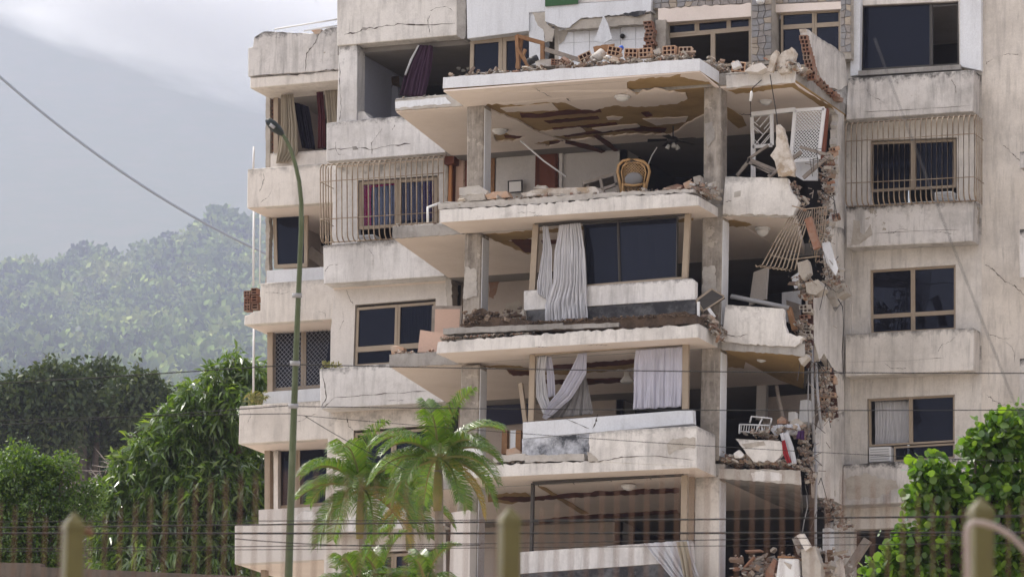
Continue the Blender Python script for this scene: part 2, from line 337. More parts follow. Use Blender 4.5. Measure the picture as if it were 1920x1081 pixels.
def tube(name, pts, r, mat, parent=None, seg=6, smooth=True):
    V = []; F = []; pts = [Vector(p) for p in pts]; n = len(pts)
    rs = r if isinstance(r, (list, tuple)) else [r]*n
    ref = None
    for i, p in enumerate(pts):
        d = (pts[min(i+1, n-1)] - pts[max(i-1, 0)]).normalized()
        if ref is None: ref = Vector((0, 0, 1)) if abs(d.z) < .9 else Vector((1, 0, 0))
        u = d.cross(ref).normalized(); v = d.cross(u).normalized(); ref = v.cross(d) if False else ref
        for j in range(seg):
            a = 2*math.pi*j/seg; V.append(p + (u*math.cos(a) + v*math.sin(a))*rs[i])
    for i in range(n-1):
        for j in range(seg): F.append([i*seg+j, i*seg+(j+1) % seg, (i+1)*seg+(j+1) % seg, (i+1)*seg+j])
    F.append(list(range(seg))[::-1]); F.append([(n-1)*seg+j for j in range(seg)])
    o = obj(name, V, F, mat, None, smooth=smooth)
    if parent: put(o, parent) if parent.location.length > 0 else setattr(o, 'parent', parent)
    return o
def bar3(a, b, w, d=None, nrm=Vector((0, 1, 0))):
    """a beam of rectangular section from a to b, as input for boxes()"""
    a = Vector(a); b = Vector(b); dr = (b-a).normalized(); s = dr.cross(nrm).normalized()*(w/2); dd = (nrm - dr*nrm.dot(dr)).normalized()*(d or w)
    return ([a+s, b+s, b-s, a-s], dd)
def beam(name, mat, a, b, Y, w, parent=None, Y2=None, d=None):
    """plank between two pixels on given depth planes"""
    return boxes(name, [bar3(py_(a, Y), py_(b, Y if Y2 is None else Y2), w, d)], mat, parent)

def window(quad, Y, cells, parent, frame='frame_tan', fw=.05, fd=.07, glassm='glass_dark', name='window', missing=()):
    """quad TL TR BR BL in pixels; cells (s0,s1,t0,t1): each a sash with its own ring of frame and its pane"""
    q = [py_(p, Y) for p in quad]; W = (q[1]-q[0]).length; H = (q[3]-q[0]).length
    e = bpy.data.objects.new(name, None); COL.objects.link(e); e.parent = parent
    lst = []
    for i, (s0, s1, t0, t1) in enumerate(cells):
        a, b = fw/W, fw/H; dy = .012*(i % 2); off = Vector((0, dy, 0))
        def Q(u0, u1, v0, v1): return [bil(q, u0, v0)+off, bil(q, u1, v0)+off, bil(q, u1, v1)+off, bil(q, u0, v1)+off]
        lst += [(Q(s0, s1, t0, t0+b), (0, fd, 0)), (Q(s0, s1, t1-b, t1), (0, fd, 0)), (Q(s0, s0+a, t0+b, t1-b), (0, fd, 0)), (Q(s1-a, s1, t0+b, t1-b), (0, fd, 0))]
        if i not in missing:
            pq = vadd(Q(s0+a*.8, s1-a*.8, t0+b*.8, t1-b*.8), (0, fd*.5, 0))
            boxes('pane', [(pq, (0, .006, 0))], glassm if glassm == 'glass_clear' else random.Random(int(quad[0][0]*3+i*17)).choice((glassm, glassm, 'glass_dark', 'glass_tint', 'glass_blue')), e)
    boxes('frame', lst, frame, e)
    return e
def grid_cloth(name, mat, rows, Y, folds, amp, nu=60, nv=24, parent=None, seed=1, dy=None, sharp=1):
    """rows: list of (left px, right px) from top to bottom; folds run down"""
    r = random.Random(seed); ph = [r.uniform(0, 6.28) for _ in range(4)]; V = []; F = []
    for j in range(nv+1):
        t = j/nv*(len(rows)-1); k = min(int(t), len(rows)-2); f = t-k; f2 = f
        l = [rows[k][0][c]*(1-f2)+rows[k+1][0][c]*f2 for c in (0, 1)]; g = [rows[k][1][c]*(1-f2)+rows[k+1][1][c]*f2 for c in (0, 1)]
        y0 = Y if dy is None else Y + dy[k]*(1-f)+dy[k+1]*f
        for i in range(nu+1):
            s = i/nu
            sw = s+.09*math.sin(4.3*s+ph[1])+.035*math.sin(11*s+ph[2])+.02*math.sin(j*.21+s*5+ph[3]); am_ = .55+.6*abs(math.sin(2.7*s+ph[3])); a = am_*math.sin(sw*folds*6.283+ph[0]+.5*math.sin(j*.18+ph[1])) + .22*math.sin(j*.55+s*9+ph[2]) + .5*math.sin(s*folds*2.3*6.283+ph[2]) + .35*math.sin(s*folds*.6*6.283+ph[3]+j*.1)
            p = py_((l[0]+(g[0]-l[0])*s, l[1]+(g[1]-l[1])*s), y0) + Vector((0, a*amp*(.45+.55*j/nv), 0)); V.append(p)
    for j in range(nv):
        for i in range(nu): a = j*(nu+1)+i; F.append([a, a+1, a+nu+2, a+nu+1])
    o = obj(name, V, F, mat, None, smooth=True, solid=.006)
    if parent: o.parent = parent
    return o
def hull(name, pts, mat, parent=None, bevel=0):
    bm = bmesh.new()
    for p in pts: bm.verts.new(p)
    r = bmesh.ops.convex_hull(bm, input=bm.verts)
    for v in [g for g in r['geom_interior'] if isinstance(g, bmesh.types.BMVert)]: bm.verts.remove(v)
    me = bpy.data.meshes.new(name); bm.to_mesh(me); bm.free(); me.materials.append(MATS[mat])
    o = bpy.data.objects.new(name, me); COL.objects.link(o)
    if parent: put(o, parent)
    return o
def chunk(name, mat, poly, Y, depth, seed=0, label=None, cat='rubble chunk', group=None):
    """a lump of broken wall: traced outline with rough front and back"""
    r = random.Random(seed+int(poly[0][0])); P = [py_(p, Y) for p in ragpoly(poly, .8, 7, seed)]
    n = len(P); c = sum(P, Vector())/n; V = []
    for k, (sc, yy) in enumerate(((1, -.01), (1, .03), (.98, depth*.8), (.9, depth))):
        V += [c + (p-c)*sc*(1+r.uniform(-.04, .04)) + Vector((0, yy + r.uniform(-.015, .015), 0)) for p in P]
    F = [list(range(n))[::-1], [3*n+i for i in range(n)]]
    for k in range(3):
        for i in range(n): F.append([k*n+i, k*n+(i+1) % n, (k+1)*n+(i+1) % n, (k+1)*n+i])
    o = obj(name, V, F, mat)
    if label: tag(o, label, cat, group)
    return o
def lumps(name, pos, sizes, mat, seed=0, flat=.7, squash=None):
    """many small broken pieces in one mesh"""
    r = random.Random(seed); V = []; F = []
    for p, s in zip(pos, sizes):
        k = len(V); q = Matrix.Rotation(r.uniform(0, 6.28), 3, 'Z') @ Matrix.Rotation(r.gauss(0, .5), 3, 'X') @ Matrix.Rotation(r.gauss(0, .35), 3, 'Y')
        sx, sy, sz = s*r.choice((.6, .8, 1.1, 1.8, 2.4)), s*r.uniform(.5, 1.2), s*flat*r.uniform(.35, 1.0)
        for X, Yy, Zz in ((-1, -1, 1), (1, -1, 1), (1, -1, -1), (-1, -1, -1), (-1, 1, 1), (1, 1, 1), (1, 1, -1), (-1, 1, -1)):
            V.append(Vector(p) + q @ Vector((X*sx*r.uniform(.35, .6), Yy*sy*r.uniform(.35, .6), Zz*sz*r.uniform(.35, .6))))
        F += [[i+k for i in f] for f in BOXF]
    o = obj(name, V, F, mat); return o
def strip_rubble(name, mat, a, b, Y0, Y1, n, s0, s1, hgt=.12, seed=0, label=None, cat='rubble', kind='stuff'):
    """loose rubble along the line a-b (pixels on plane Y0), spread back to Y1"""
    r = random.Random(seed); pos = []; sz = []
    A = py_(a, Y0); B = py_(b, Y0); cl_ = [r.random() for _ in range(6)]
    for i in range(n):
        p = A.lerp(B, min(1, max(0, r.choice(cl_)+r.gauss(0, .045))) if r.random() < .72 else r.random()); f = r.random()**1.5
        p = p + Vector((0, (Y1-Y0)*f, r.random()**2*hgt)); pos.append(p); sz.append(s0+(s1-s0)*r.random()**2)
    o = lumps(name, pos, sz, mat, seed); tag(o, label, cat, None, kind); return o
def crack(pts, Y, w, parent, X=None, Z=None, n=5, amp=1.5, seed=0):
    """an open crack: narrow dark jagged cut lying on a wall plane"""
    P = []
    for a, b in zip(pts[:-1], pts[1:]): P += rag(a, b, n, amp, seed)
    P.append(pts[-1]); r = random.Random(seed+7); V = []; F = []
    W = [w*r.choice((.15, .25, .4, .55, .9)) for _ in P]; W[0] = W[-1] = w*.1
    up = []; dn = []
    for i, p in enumerate(P):
        q = P[min(i+1, len(P)-1)]; o = P[max(i-1, 0)]; dx, dy = q[0]-o[0], q[1]-o[1]; ln = math.hypot(dx, dy) or 1
        up.append((p[0]-dy/ln*W[i], p[1]+dx/ln*W[i])); dn.append((p[0]+dy/ln*W[i], p[1]-dx/ln*W[i]))
    fn = (lambda p: px_(p, X+.004)) if X is not None else (lambda p: pz_(p, Z-.004)) if Z is not None else (lambda p: py_(p, Y-.004))
    for p in up+dn: V.append(fn(p))
    m2 = len(up)
    for i in range(m2-1): F.append([i, i+1, m2+i+1, m2+i])
    return obj('crack', V, F, 'crack', parent)
def patch(name, mat, pts, Y, parent, amp=2.0, thick=.006, seed=0, step=5):
    return T(name, mat, ragpoly(pts, amp, step, seed), Y-thick, thick*.5, parent)
_bm = {}
def brick_mesh(mat, nx=3, nz=2, L=.33, W=.15, H=.20):
    """hollow clay block, holes running through along Y"""
    key = (mat, nx, nz, L, W, H)
    if key in _bm: return _bm[key]
    V = []; F = []
    def bx(x0, x1, y0, y1, z0, z1, mi=0):
        k = len(V)
        for x, y, z in ((x0, y0, z1), (x1, y0, z1), (x1, y0, z0), (x0, y0, z0), (x0, y1, z1), (x1, y1, z1), (x1, y1, z0), (x0, y1, z0)): V.append((x, y, z))
        F.extend([([i+k for i in f], mi) for f in BOXF])
    t = .02; sx = (W*1.0-t)/nx if False else (L-t)/nx; sz = (H-t)/nz
    for i in range(nx+1): bx(-L/2+i*sx, -L/2+i*sx+t, -W/2, W/2, -H/2, H/2)
    for j in range(nz+1):
        for i in range(nx): bx(-L/2+i*sx+t, -L/2+(i+1)*sx, -W/2+.001, W/2-.001, -H/2+j*sz+.0005, -H/2+j*sz+t-.0005)
    bx(-L/2+t*.5, L/2-t*.5, -W/2+.05, W/2-.05, -H/2+t*.5, H/2-t*.5, 1)  # dark core inside the block paints the shade of its openings
    me = bpy.data.meshes.new('hollow_brick'); me.from_pydata(V, [], [f for f, _ in F]); me.materials.append(MATS[mat]); me.materials.append(MATS['hole'])
    for p, (_, mi) in zip(me.polygons, F): p.material_index = mi
    _bm[key] = me; return me
def brick(px, py, Y, rot=(0, 0, 0), mat='brick_pale', parent=None, label=None, nx=3, nz=2, L=.33, W=.15, H=.20, name='hollow_brick', group=None, scale=1):
    o = bpy.data.objects.new(name if label else 'brick', brick_mesh(mat, nx, nz, L, W, H)); COL.objects.link(o)
    o.location = py_((px, py), Y); o.rotation_euler = rot; o.scale = (scale,)*3
    if parent: o.parent = parent
    if label: tag(o, label, 'brick', group)
    return o
# ------------------------------------------------------------------ the building
B = empty('apartment_building', (0, 0, 0), 'earthquake-damaged cream apartment block with collapsed balcony fronts and broken floors', 'building')
ZS = (28.63, 25.83, 23.04, 20.35, 17.60)            # undersides of the five floors in view
YB, YC, YL, YLW, YLL, YS, YW = -1.2, 0.0, 4.3, 4.85, 8.2, 3.3, 3.75
XL, XR = -7.31, 1.74
def part(name): 
    e = bpy.data.objects.new(name, None); COL.objects.link(e); e.parent = B; return e

# --- main floor slabs behind the column line (broken left end, plan narrows towards the back)
for i, z in enumerate(ZS):
    xr = XR if i == 0 else 0.28
    zt = z + .27
    fr = [Vector((XL, 0, zt)), Vector((xr, 0, zt)), Vector((xr, 0, z)), Vector((XL, 0, z))]
    bk = [Vector((-7.8, 4.3, zt)), Vector((xr, 4.3, zt)), Vector((xr, 4.3, z)), Vector((-7.8, 4.3, z))]
    bb = [Vector((-7.8, 9.2, zt)), Vector((xr+3, 9.2, zt)), Vector((xr+3, 9.2, z)), Vector((-7.8, 9.2, z))]
    V = fr + bk
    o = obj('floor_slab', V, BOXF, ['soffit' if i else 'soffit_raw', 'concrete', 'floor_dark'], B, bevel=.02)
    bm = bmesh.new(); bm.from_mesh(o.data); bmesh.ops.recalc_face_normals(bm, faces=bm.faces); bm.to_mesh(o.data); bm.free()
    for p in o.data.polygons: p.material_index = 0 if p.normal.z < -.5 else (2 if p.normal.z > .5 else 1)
    o2 = obj('floor_slab', [Vector((-7.8, 4.31, zt)), Vector((4.9, 4.31, zt)), Vector((4.9, 4.31, z)), Vector((-7.8, 4.31, z)), Vector((-7.8, 9.2, zt)), Vector((4.9, 9.2, zt)), Vector((4.9, 9.2, z)), Vector((-7.8, 9.2, z))], BOXF, ['room_ceiling', 'floor_dark'], B)  # rear part of the underside coloured dimmer to paint its shade
    bm = bmesh.new(); bm.from_mesh(o2.data); bmesh.ops.recalc_face_normals(bm, faces=bm.faces); bm.to_mesh(o2.data); bm.free()
    for p in o2.data.polygons: p.material_index = 1 if p.normal.z > .5 else 0
# broken concrete lip on each exposed slab corner
for (a, b, c, d, sd) in (((741, 188), (842, 179), (872, 198), (741, 207), 1), ((736, 426), (822, 420), (872, 438), (736, 447), 2), ((730, 664), (816, 659), (866, 682), (730, 688), 3)):
    T('slab_edge', 'concrete_light' if sd == 1 else 'concrete', ragpoly([a, b, c, d], [1.6, 1.2, .7, .7], 5, sd), -.04, .05, B)
T('slab_edge', 'plaster_blue', ragpoly([(741, 191), (835, 182), (846, 194), (741, 203)], [.6, 1, 1.5, .4], 5, 9), -.05, .03, B)

# --- cantilevered balcony slabs with white fascia and broken upper edge
def balcony_slab(top, bl, br, sd, mats=('plaster_fascia', 'soffit', 'concrete')):
    pts = top + [br, bl]
    fr = [py_(p, YB) for p in pts]; n = len(fr)
    V = fr + vadd(fr, (0, -YB-.012, 0)); F = [list(range(n)), [n+i for i in range(n)][::-1]] + [[i, n+i, n+(i+1) % n, (i+1) % n] for i in range(n)]
    o = obj('balcony_slab', V, F, list(mats), B)
    bm = bmesh.new(); bm.from_mesh(o.data); bmesh.ops.recalc_face_normals(bm, faces=bm.faces); bm.to_mesh(o.data); bm.free()
    for p in o.data.polygons: p.material_index = 1 if p.normal.z < -.5 else (2 if p.normal.z > .4 else 0)
    return o
balcony_slab(rag((831, 145), (1032, 131), 26, .9, 1)+rag((1032, 131), (1245, 114), 26, 1.2, 2)+rag((1245, 114), (1312, 110), 8, 1, 3)+[(1312, 110)], (830, 166), (1312, 133), 1, ('plaster_blue', 'soffit_raw', 'concrete'))
balcony_slab(rag((824, 394), (980, 385), 24, 1.8, 4)+rag((980, 385), (1095, 376), 18, 2.2, 5)+rag((1095, 376), (1170, 367), 12, 2.5, 6)+rag((1170, 367), (1297, 362), 18, 1.5, 7)+[(1310, 368)], (825, 417), (1310, 385), 2)
balcony_slab(rag((821, 641), (945, 631), 20, 2, 8)+rag((945, 631), (1070, 622), 20, 2.3, 9)+rag((1070, 622), (1292, 609), 34, 2.2, 10)+[(1309, 606)], (818, 662), (1309, 632), 3)
balcony_slab(rag((850, 874), (1103, 864), 34, 1.8, 11)+[(1103, 864), (1306, 852)], (845, 897), (1306, 876), 4, ('plaster_fascia', 'soffit', 'concrete'))
balcony_slab([(780, 1110), (1306, 1090)], (780, 1131), (1306, 1111), 5)
# the grey screed layer, broken off in plates, on top of the white fascias
for a, b, h, sd in (((822, 392), (984, 383), 11, 1), ((984, 384), (1112, 373), 12, 2), ((1112, 372), (1192, 366), 8, 3), ((1192, 365), (1300, 360), 6, 4)):
    T('screed_plate', 'concrete_light', ragpoly([(a[0], a[1]-h), (b[0], b[1]-h), b, a], [1.5, 1.5, 1.8, 1.5], 6, sd), YB+.05, .9, B)
for a, b, h, sd in (((831, 626), (974, 620), 11, 6), ((974, 620), (1055, 616), 11, 7), ((1055, 617), (1160, 612), 8, 8)):
    T('screed_plate', 'concrete', ragpoly([(a[0], a[1]-h), (b[0], b[1]-h), b, a], [1, .5, 1, 1], 7, sd), YB+.03, .8, B)
for a, b, h, sd in (((925, 866), (985, 862), 12, 10), ((984, 866), (1095, 863), 13, 11)):
    T('screed_plate', 'concrete_light', ragpoly([(a[0], a[1]-h), (b[0], b[1]-h), b, a], [1.3, .5, 1.4, 1], 7, sd), YB+.03, .8, B)

# --- columns
def column(quad, w=.42, mat='column', skin=True):
    q = [py_(p, .0) for p in quad]
    o = boxes('column', [(vadd(q, (0, .013, 0)), (0, w, 0))], mat, B, bevel=.025)
    if skin: boxes('skylit_skin', [([q[1]+Vector((.002, .04, -.1)), q[1]+Vector((.016, .04, -.1)), q[2]+Vector((.016, .04, .1)), q[2]+Vector((.002, .04, .1))], (0, w-.06, 0))], 'plaster_blue', B)  # pale bluish sheet paints sky light onto the column's right face
    return o
column([(875, 196), (907, 194), (905, 372), (874, 374)])
column([(871, 438), (903, 436), (899, 634), (866, 636)])
column([(864, 684), (899, 682), (895, 874), (860, 876)])
column([(858, 895), (896, 893), (892, 1100), (852, 1102)])
column([(1319, 163), (1351, 161), (1350, 385), (1318, 388)], skin=False)
column([(1316, 406), (1354, 403), (1350, 634), (1313, 637)])
column([(1314, 652), (1350, 650), (1347, 862), (1311, 865)])
column([(1303, 893), (1348, 891), (1346, 1100), (1300, 1102)], mat='plaster_cream')
patch('spalled_patch', 'concrete', [(1320, 230), (1336, 228), (1340, 260), (1326, 275)], .0, B, 2, seed=3)
patch('spalled_patch', 'concrete_light', [(1318, 500), (1340, 498), (1345, 560), (1316, 575)], .0, B, 2.5, seed=4)
patch('spalled_patch', 'concrete_light', [(872, 500), (893, 505), (895, 555), (868, 560)], .0, B, 2.5, seed=5)

# --- right corner piece of the floors (tilted and sagging below the first)
T('corner_fascia', 'plaster_white', ragpoly([(1361, 140), (1492, 130), (1490, 154), (1362, 165)], [1.4, 0, 1.2, 1], 7, 1), -.03, .04, B)
for q, sd in (([(1355, 384), (1490, 389), (1490, 408), (1355, 404)], 2), ([(1352, 637), (1509, 644), (1509, 667), (1353, 655)], 3), ([(1347, 878), (1500, 881), (1502, 908), (1347, 896)], 4), ([(1347, 1100), (1500, 1104), (1500, 1125), (1347, 1120)], 5)):
    P = [py_(p, 0) for p in q]
    bk = vadd(P, (0, 3.6, 0)); bk[1].x = bk[2].x = .75; o = obj('corner_slab', P+bk, BOXF, {2: 'soffit', 3: 'soffit_raw', 4: 'concrete', 5: 'concrete'}[sd], B, bevel=.02)
    T('slab_edge', ('concrete', 'concrete_light', 'concrete_light')[sd % 3], ragpoly(q, 1.2, 6, sd), -.03, .028, B)
# parapets of the corner
T('parapet', 'plaster_fascia', ragpoly([(1360, 331), (1476, 334), (1484, 362), (1498, 378), (1487, 404), (1355, 401)], [.6, 2, 3, 2, 2.2, .4], 6, 1), -.08, .14, B)
T('parapet', 'plaster_fascia', ragpoly([(1361, 571), (1468, 578), (1470, 606), (1476, 624), (1507, 632), (1490, 650), (1353, 641)], [.5, 2, 2, 1.5, 2, 1.6, .4], 6, 2), -.08, .14, B)
T('parapet', 'plaster_fascia', ragpoly([(1379, 822), (1462, 826), (1472, 846), (1450, 866), (1412, 864)], [.5, 2, 2, 2, 2], 6, 3), -.12, .12, B)
patch('spalled_patch', 'concrete_light', [(1377, 360), (1389, 357), (1388, 368), (1376, 370)], -.08, B, 1, seed=3)
patch('spalled_patch', 'plaster_white', [(1408, 886), (1430, 880), (1466, 888), (1466, 900), (1412, 902)], -.03, B, 1.5, seed=8)
patch('spalled_patch', 'mortar', [(1390, 832), (1432, 826), (1436, 834), (1398, 840)], -.12, B, 1.5, seed=9)
crack([(1355, 627), (1380, 631), (1402, 627)], -.08, .9, B, seed=3); crack([(1360, 378), (1372, 376)], -.08, .7, B, seed=4)

# --- planter parapets with windows above them
T('parapet', 'plaster_white', [(982, 545), (1296, 521), (1303, 527), (1303, 561), (982, 582)], -.62, .18, B, bevel=.01)
T('bitumen_band', 'bitumen', ragpoly([(982, 583), (1100, 576), (1290, 562), (1304, 562), (1304, 588), (982, 606)], [0, 1.2, 0, 0, 1, 0], 8, 5), -.625, .17, B)
T('parapet', 'plaster_blue', [(980, 791), (1299, 767), (1300, 794), (980, 822)], -.62, .18, B, bevel=.01)
patch('bitumen_band', 'bitumen_peeled', [(979, 823), (1104, 813), (1103, 852), (979, 858)], -.60, B, 1.0, .02, 6)
T('parapet', 'plaster_blue', [(979, 822), (1104, 812), (1104, 858), (979, 864)], -.59, .16, B)
o = T('parapet', 'plaster_fascia', ragpoly([(1104, 812), (1150, 806), (1306, 797), (1306, 876), (1160, 868), (1104, 864)], [1, .5, 0, 0, 0, 2], 8, 6), YB-.006, 1.15, B, bevel=.02)
patch('spalled_patch', 'mortar', [(1250, 832), (1262, 821), (1304, 820), (1304, 838), (1270, 842), (1254, 852)], YB-.008, B, 2.2, seed=11)
patch('spalled_patch', 'mortar', [(1100, 846), (1108, 848), (1122, 862), (1104, 865)], YB-.008, B, 1.6, seed=12)
crack([(1104, 866), (1140, 862), (1170, 856), (1240, 855), (1300, 862)], YB-.008, 1.0, B, seed=12)
crack([(1121, 776), (1117, 790), (1111, 803)], -.62, 2.0, B, seed=13)
crack([(1004, 772), (1060, 784), (1105, 803)], -.63, .7, B, amp=.4, seed=14)
T('parapet', 'plaster_white', [(975, 1034), (1205, 1018), (1296, 1012), (1298, 1052), (975, 1075)], -.62, .18, B, bevel=.01)
T('bitumen_band', 'bitumen', [(975, 1076), (1298, 1053), (1298, 1085), (975, 1110)], -.615, .17, B)

# window frames and glass of the projecting bay
def postbar(name, a, b, w, Y=-.55, mat='frame_tan', d=.09): return boxes(name, [bar3(py_(a, Y), py_(b, Y), w, d)], mat, B)
postbar('window_post', (1004, 420), (997, 545), .13); postbar('window_rail', (1002, 421), (1292, 399), .075, mat='frame_dark')
postbar('window_post', (1289, 400), (1283, 521), .12); postbar('window_rail', (1100, 536), (1284, 521), .06)
e = window([(1093, 420), (1270, 406), (1268, 519), (1099, 535)], -.50, [(0, .37, 0, 1), (.37, 1, 0, 1)], B, fw=.02, glassm='glass_blue', frame='frame_dark', name='sliding_window')
T('roller_blind', 'wood_grey', [(1094, 420), (1270, 406), (1270, 425), (1094, 440)], -.40, .03, B)
postbar('window_post', (998, 664), (995, 789), .12); postbar('window_rail', (1002, 664), (1282, 643), .06)
postbar('window_post', (1285, 644), (1284, 766), .13)
postbar('window_post', (998, 905), (995, 1034), .06, mat='frame_dark'); postbar('window_rail', (998, 905), (1280, 889), .05, mat='frame_dark')
postbar('window_post', (1283, 890), (1281, 1020), .13); postbar('window_post', (1296, 893), (1294, 1020), .10, Y=-.2)
for x, y in ((1009, 906), (1075, 902), (1145, 897), (1219, 893)): tube('hook', [py_((x, y), -.53), py_((x, y+3), -.53), py_((x+2, y+5), -.53)], .008, 'frame_dark', B)

# --- rooms behind: partitions, doors, back walls
for i in range(4):
    z0, z1 = ZS[i+1]+.275, ZS[i]-.004
    xw = -3.95
    pass
    # back wall and return wall of the deep room
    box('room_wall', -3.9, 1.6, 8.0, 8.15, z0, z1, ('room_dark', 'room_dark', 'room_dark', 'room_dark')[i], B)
    box('room_wall', -4.05, -3.9, 5.0, 5.75, z0, z1, 'room_wall', B); box('room_wall', -4.06, -3.89, 5.752, 8.0, z0, z1, 'room_dark', B)  # rear stretch of the return wall painted near black as shade
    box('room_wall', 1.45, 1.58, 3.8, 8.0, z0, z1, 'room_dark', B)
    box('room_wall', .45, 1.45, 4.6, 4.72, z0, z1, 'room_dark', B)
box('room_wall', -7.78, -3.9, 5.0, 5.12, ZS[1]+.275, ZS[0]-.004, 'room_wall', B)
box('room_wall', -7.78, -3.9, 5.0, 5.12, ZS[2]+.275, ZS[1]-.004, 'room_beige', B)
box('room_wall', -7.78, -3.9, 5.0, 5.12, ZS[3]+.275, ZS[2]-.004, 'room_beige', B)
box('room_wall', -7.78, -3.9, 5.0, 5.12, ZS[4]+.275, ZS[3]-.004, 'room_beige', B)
def door(quad, Y, mat, jamb=None):
    e = bpy.data.objects.new('door', None); COL.objects.link(e); e.parent = B
    T('leaf', mat, quad, Y, .04, e)
    if jamb:
        q = [py_(p, Y) for p in quad]
        boxes('jamb', [bar3(q[0], q[3], .09, .08), bar3(q[1], q[2], .09, .08), bar3(q[0], q[1], .09, .08)], jamb, e)
    return e
YI = 4.94
door([(1008, 272), (1045, 269), (1044, 372), (1006, 374)], YI, 'wood_red', 'wood_red')
T('wall_panel', 'room_wall', [(931, 279), (1006, 274), (1004, 374), (929, 378)], YI+.01, .04, B)
T('door_jamb', 'wood', [(919, 281), (928, 280), (926, 374), (917, 375)], YI, .05, B)
T('door_jamb', 'plaster_white', [(1046, 268), (1055, 267), (1053, 374), (1045, 374)], YI, .05, B)
door([(852, 288), (873, 287), (871, 382), (850, 383)], YI, 'card_pink', 'wood_red')
T('door_jamb', 'wood_orange', [(842, 300), (847, 300), (846, 382), (840, 382)], YI-.15, .07, B)
T('shutter_box', 'wood_red', [(833, 283), (852, 281), (851, 306), (833, 308)], YI-.3, .3, B)
T('wall_end', 'mortar', ragpoly([(835, 310), (840, 309), (839, 380), (834, 380)], 1, 5), YI-.1, .2, B)
# F2 inner wall: broken plaster over brick
patch('spalled_patch', 'brick', [(918, 514), (990, 503), (992, 516), (950, 518), (935, 530), (925, 560), (917, 556)], 5.0, B, 2.5, seed=2)
patch('spalled_patch', 'slot_red', [(914, 503), (992, 498), (992, 508), (916, 513)], 4.98, B, 1.5, seed=7)
patch('spalled_patch', 'mortar', [(948, 570), (972, 563), (984, 580), (978, 598), (946, 598)], 5.0, B, 2, seed=6)
T('floor_beam', 'mortar', ragpoly([(836, 515), (846, 517), (850, 545), (840, 570), (835, 540)], 1.5, 6, 4), 4.6, .3, B)
patch('spalled_patch', 'mortar', [(918, 712), (937, 714), (930, 722), (926, 735), (916, 733)], 5.0, B, 1.5, seed=8)
patch('spalled_patch', 'slot_red', [(910, 742), (992, 740), (992, 750), (912, 746)], 5.0, B, 2, seed=9)
T('wall_panel', 'room_navy', [(908, 750), (992, 746), (990, 792), (905, 800)], 4.9, .04, B)
T('door_jamb', 'cloth_maroon', [(900, 688), (909, 687), (906, 748), (899, 749)], .5, .06, B)
patch('spalled_patch', 'slot_red', [(906, 935), (990, 925), (1075, 940), (1100, 952), (1060, 950), (985, 942)], 5.0, B, 1.5, seed=10)
T('wall_panel', 'room_beige', [(1430, 745), (1545, 735), (1545, 800), (1430, 808)], 4.45, .05, B)
T('wall_panel', 'room_wall', [(1419, 716), (1437, 714), (1435, 785), (1417, 786)], 4.3, .15, B)
T('wall_panel', 'plaster_blue', [(1466, 548), (1502, 544), (1500, 600), (1466, 604)], 2.8, .05, B)

# --- undersides: fallen plaster, exposed infill blocks
def soff(mat, pts, lvl, amp=2, th=.008, seed=0, name='fallen_plaster', step=7): TZ(name, mat, ragpoly(pts, amp, step, seed), ZS[lvl]-.002-(.037 if name == 'ceiling_gap' or (lvl == 0 and name == 'fallen_plaster') else 0), th, B)
R_ = 'soffit_raw'
# level 1: brown raw slab round the lamps
def ceiling_sheet(z, th, outline, holes, name='ceiling_plaster'):
    loops = [[Vector((x, y, 0)) for x, y in outline]]
    for hl in holes:
        lp = []
        for p_ in hl:
            w_ = pz_(p_, z); w_.y = max(w_.y, -1.12)
            if w_.y < .05: w_.x = min(max(w_.x, -5.6), -.03)
            w_.x = min(max(w_.x, -7.2), 1.6); w_.y = min(w_.y, 4.2); lp.append(Vector((w_.x, w_.y, 0)))
        loops.append(lp)
    flat = [v for lp in loops for v in lp]; n = len(flat); tris = tessellate_polygon(loops)
    zz = lambda v: z+.068*min(1, max(0, -v.y/.25))
    V = [Vector((v.x, v.y, zz(v))) for v in flat]+[Vector((v.x, v.y, zz(v)-th)) for v in flat]; F = [list(t) for t in tris]+[[t[2]+n, t[1]+n, t[0]+n] for t in tris]; k = 0
    for lp in loops:
        c = len(lp)
        for i in range(c): a_, b_ = k+i, k+(i+1) % c; F.append([a_, b_, b_+n, a_+n])
        k += c
    o = obj(name, V, F, 'soffit', B); bm = bmesh.new(); bm.from_mesh(o.data); bmesh.ops.recalc_face_normals(bm, faces=bm.faces); bm.to_mesh(o.data); bm.free()
raw1 = [(1175, 158), (1200, 150), (1255, 148), (1258, 135), (1272, 138), (1275, 147), (1300, 152), (1352, 160), (1352, 215), (1318, 214), (1290, 228), (1258, 250), (1180, 250), (1110, 257), (1058, 262), (1030, 252), (1000, 242), (975, 226), (930, 208), (905, 200), (915, 193), (990, 194), (1010, 190), (1060, 190), (1090, 203), (1115, 205), (1150, 195), (1165, 197), (1210, 198), (1270, 192), (1289, 183), (1285, 173), (1240, 168), (1205, 170), (1195, 176), (1176, 170)]
ceiling_sheet(ZS[0]-.003, .035, [(-5.69, -1.185), (.06, -1.185), (.06, .03), (1.70, .03), (1.70, 4.28), (-7.77, 4.28), (-7.29, .03), (-5.69, .03)], [ragpoly(raw1, 1.6, 7, 1), ragpoly([(925, 250), (945, 247), (985, 254), (962, 263), (930, 262)], 1.2, 5, 61), ragpoly([(1000, 266), (1040, 259), (1062, 262), (1030, 272)], 1.2, 5, 62)])
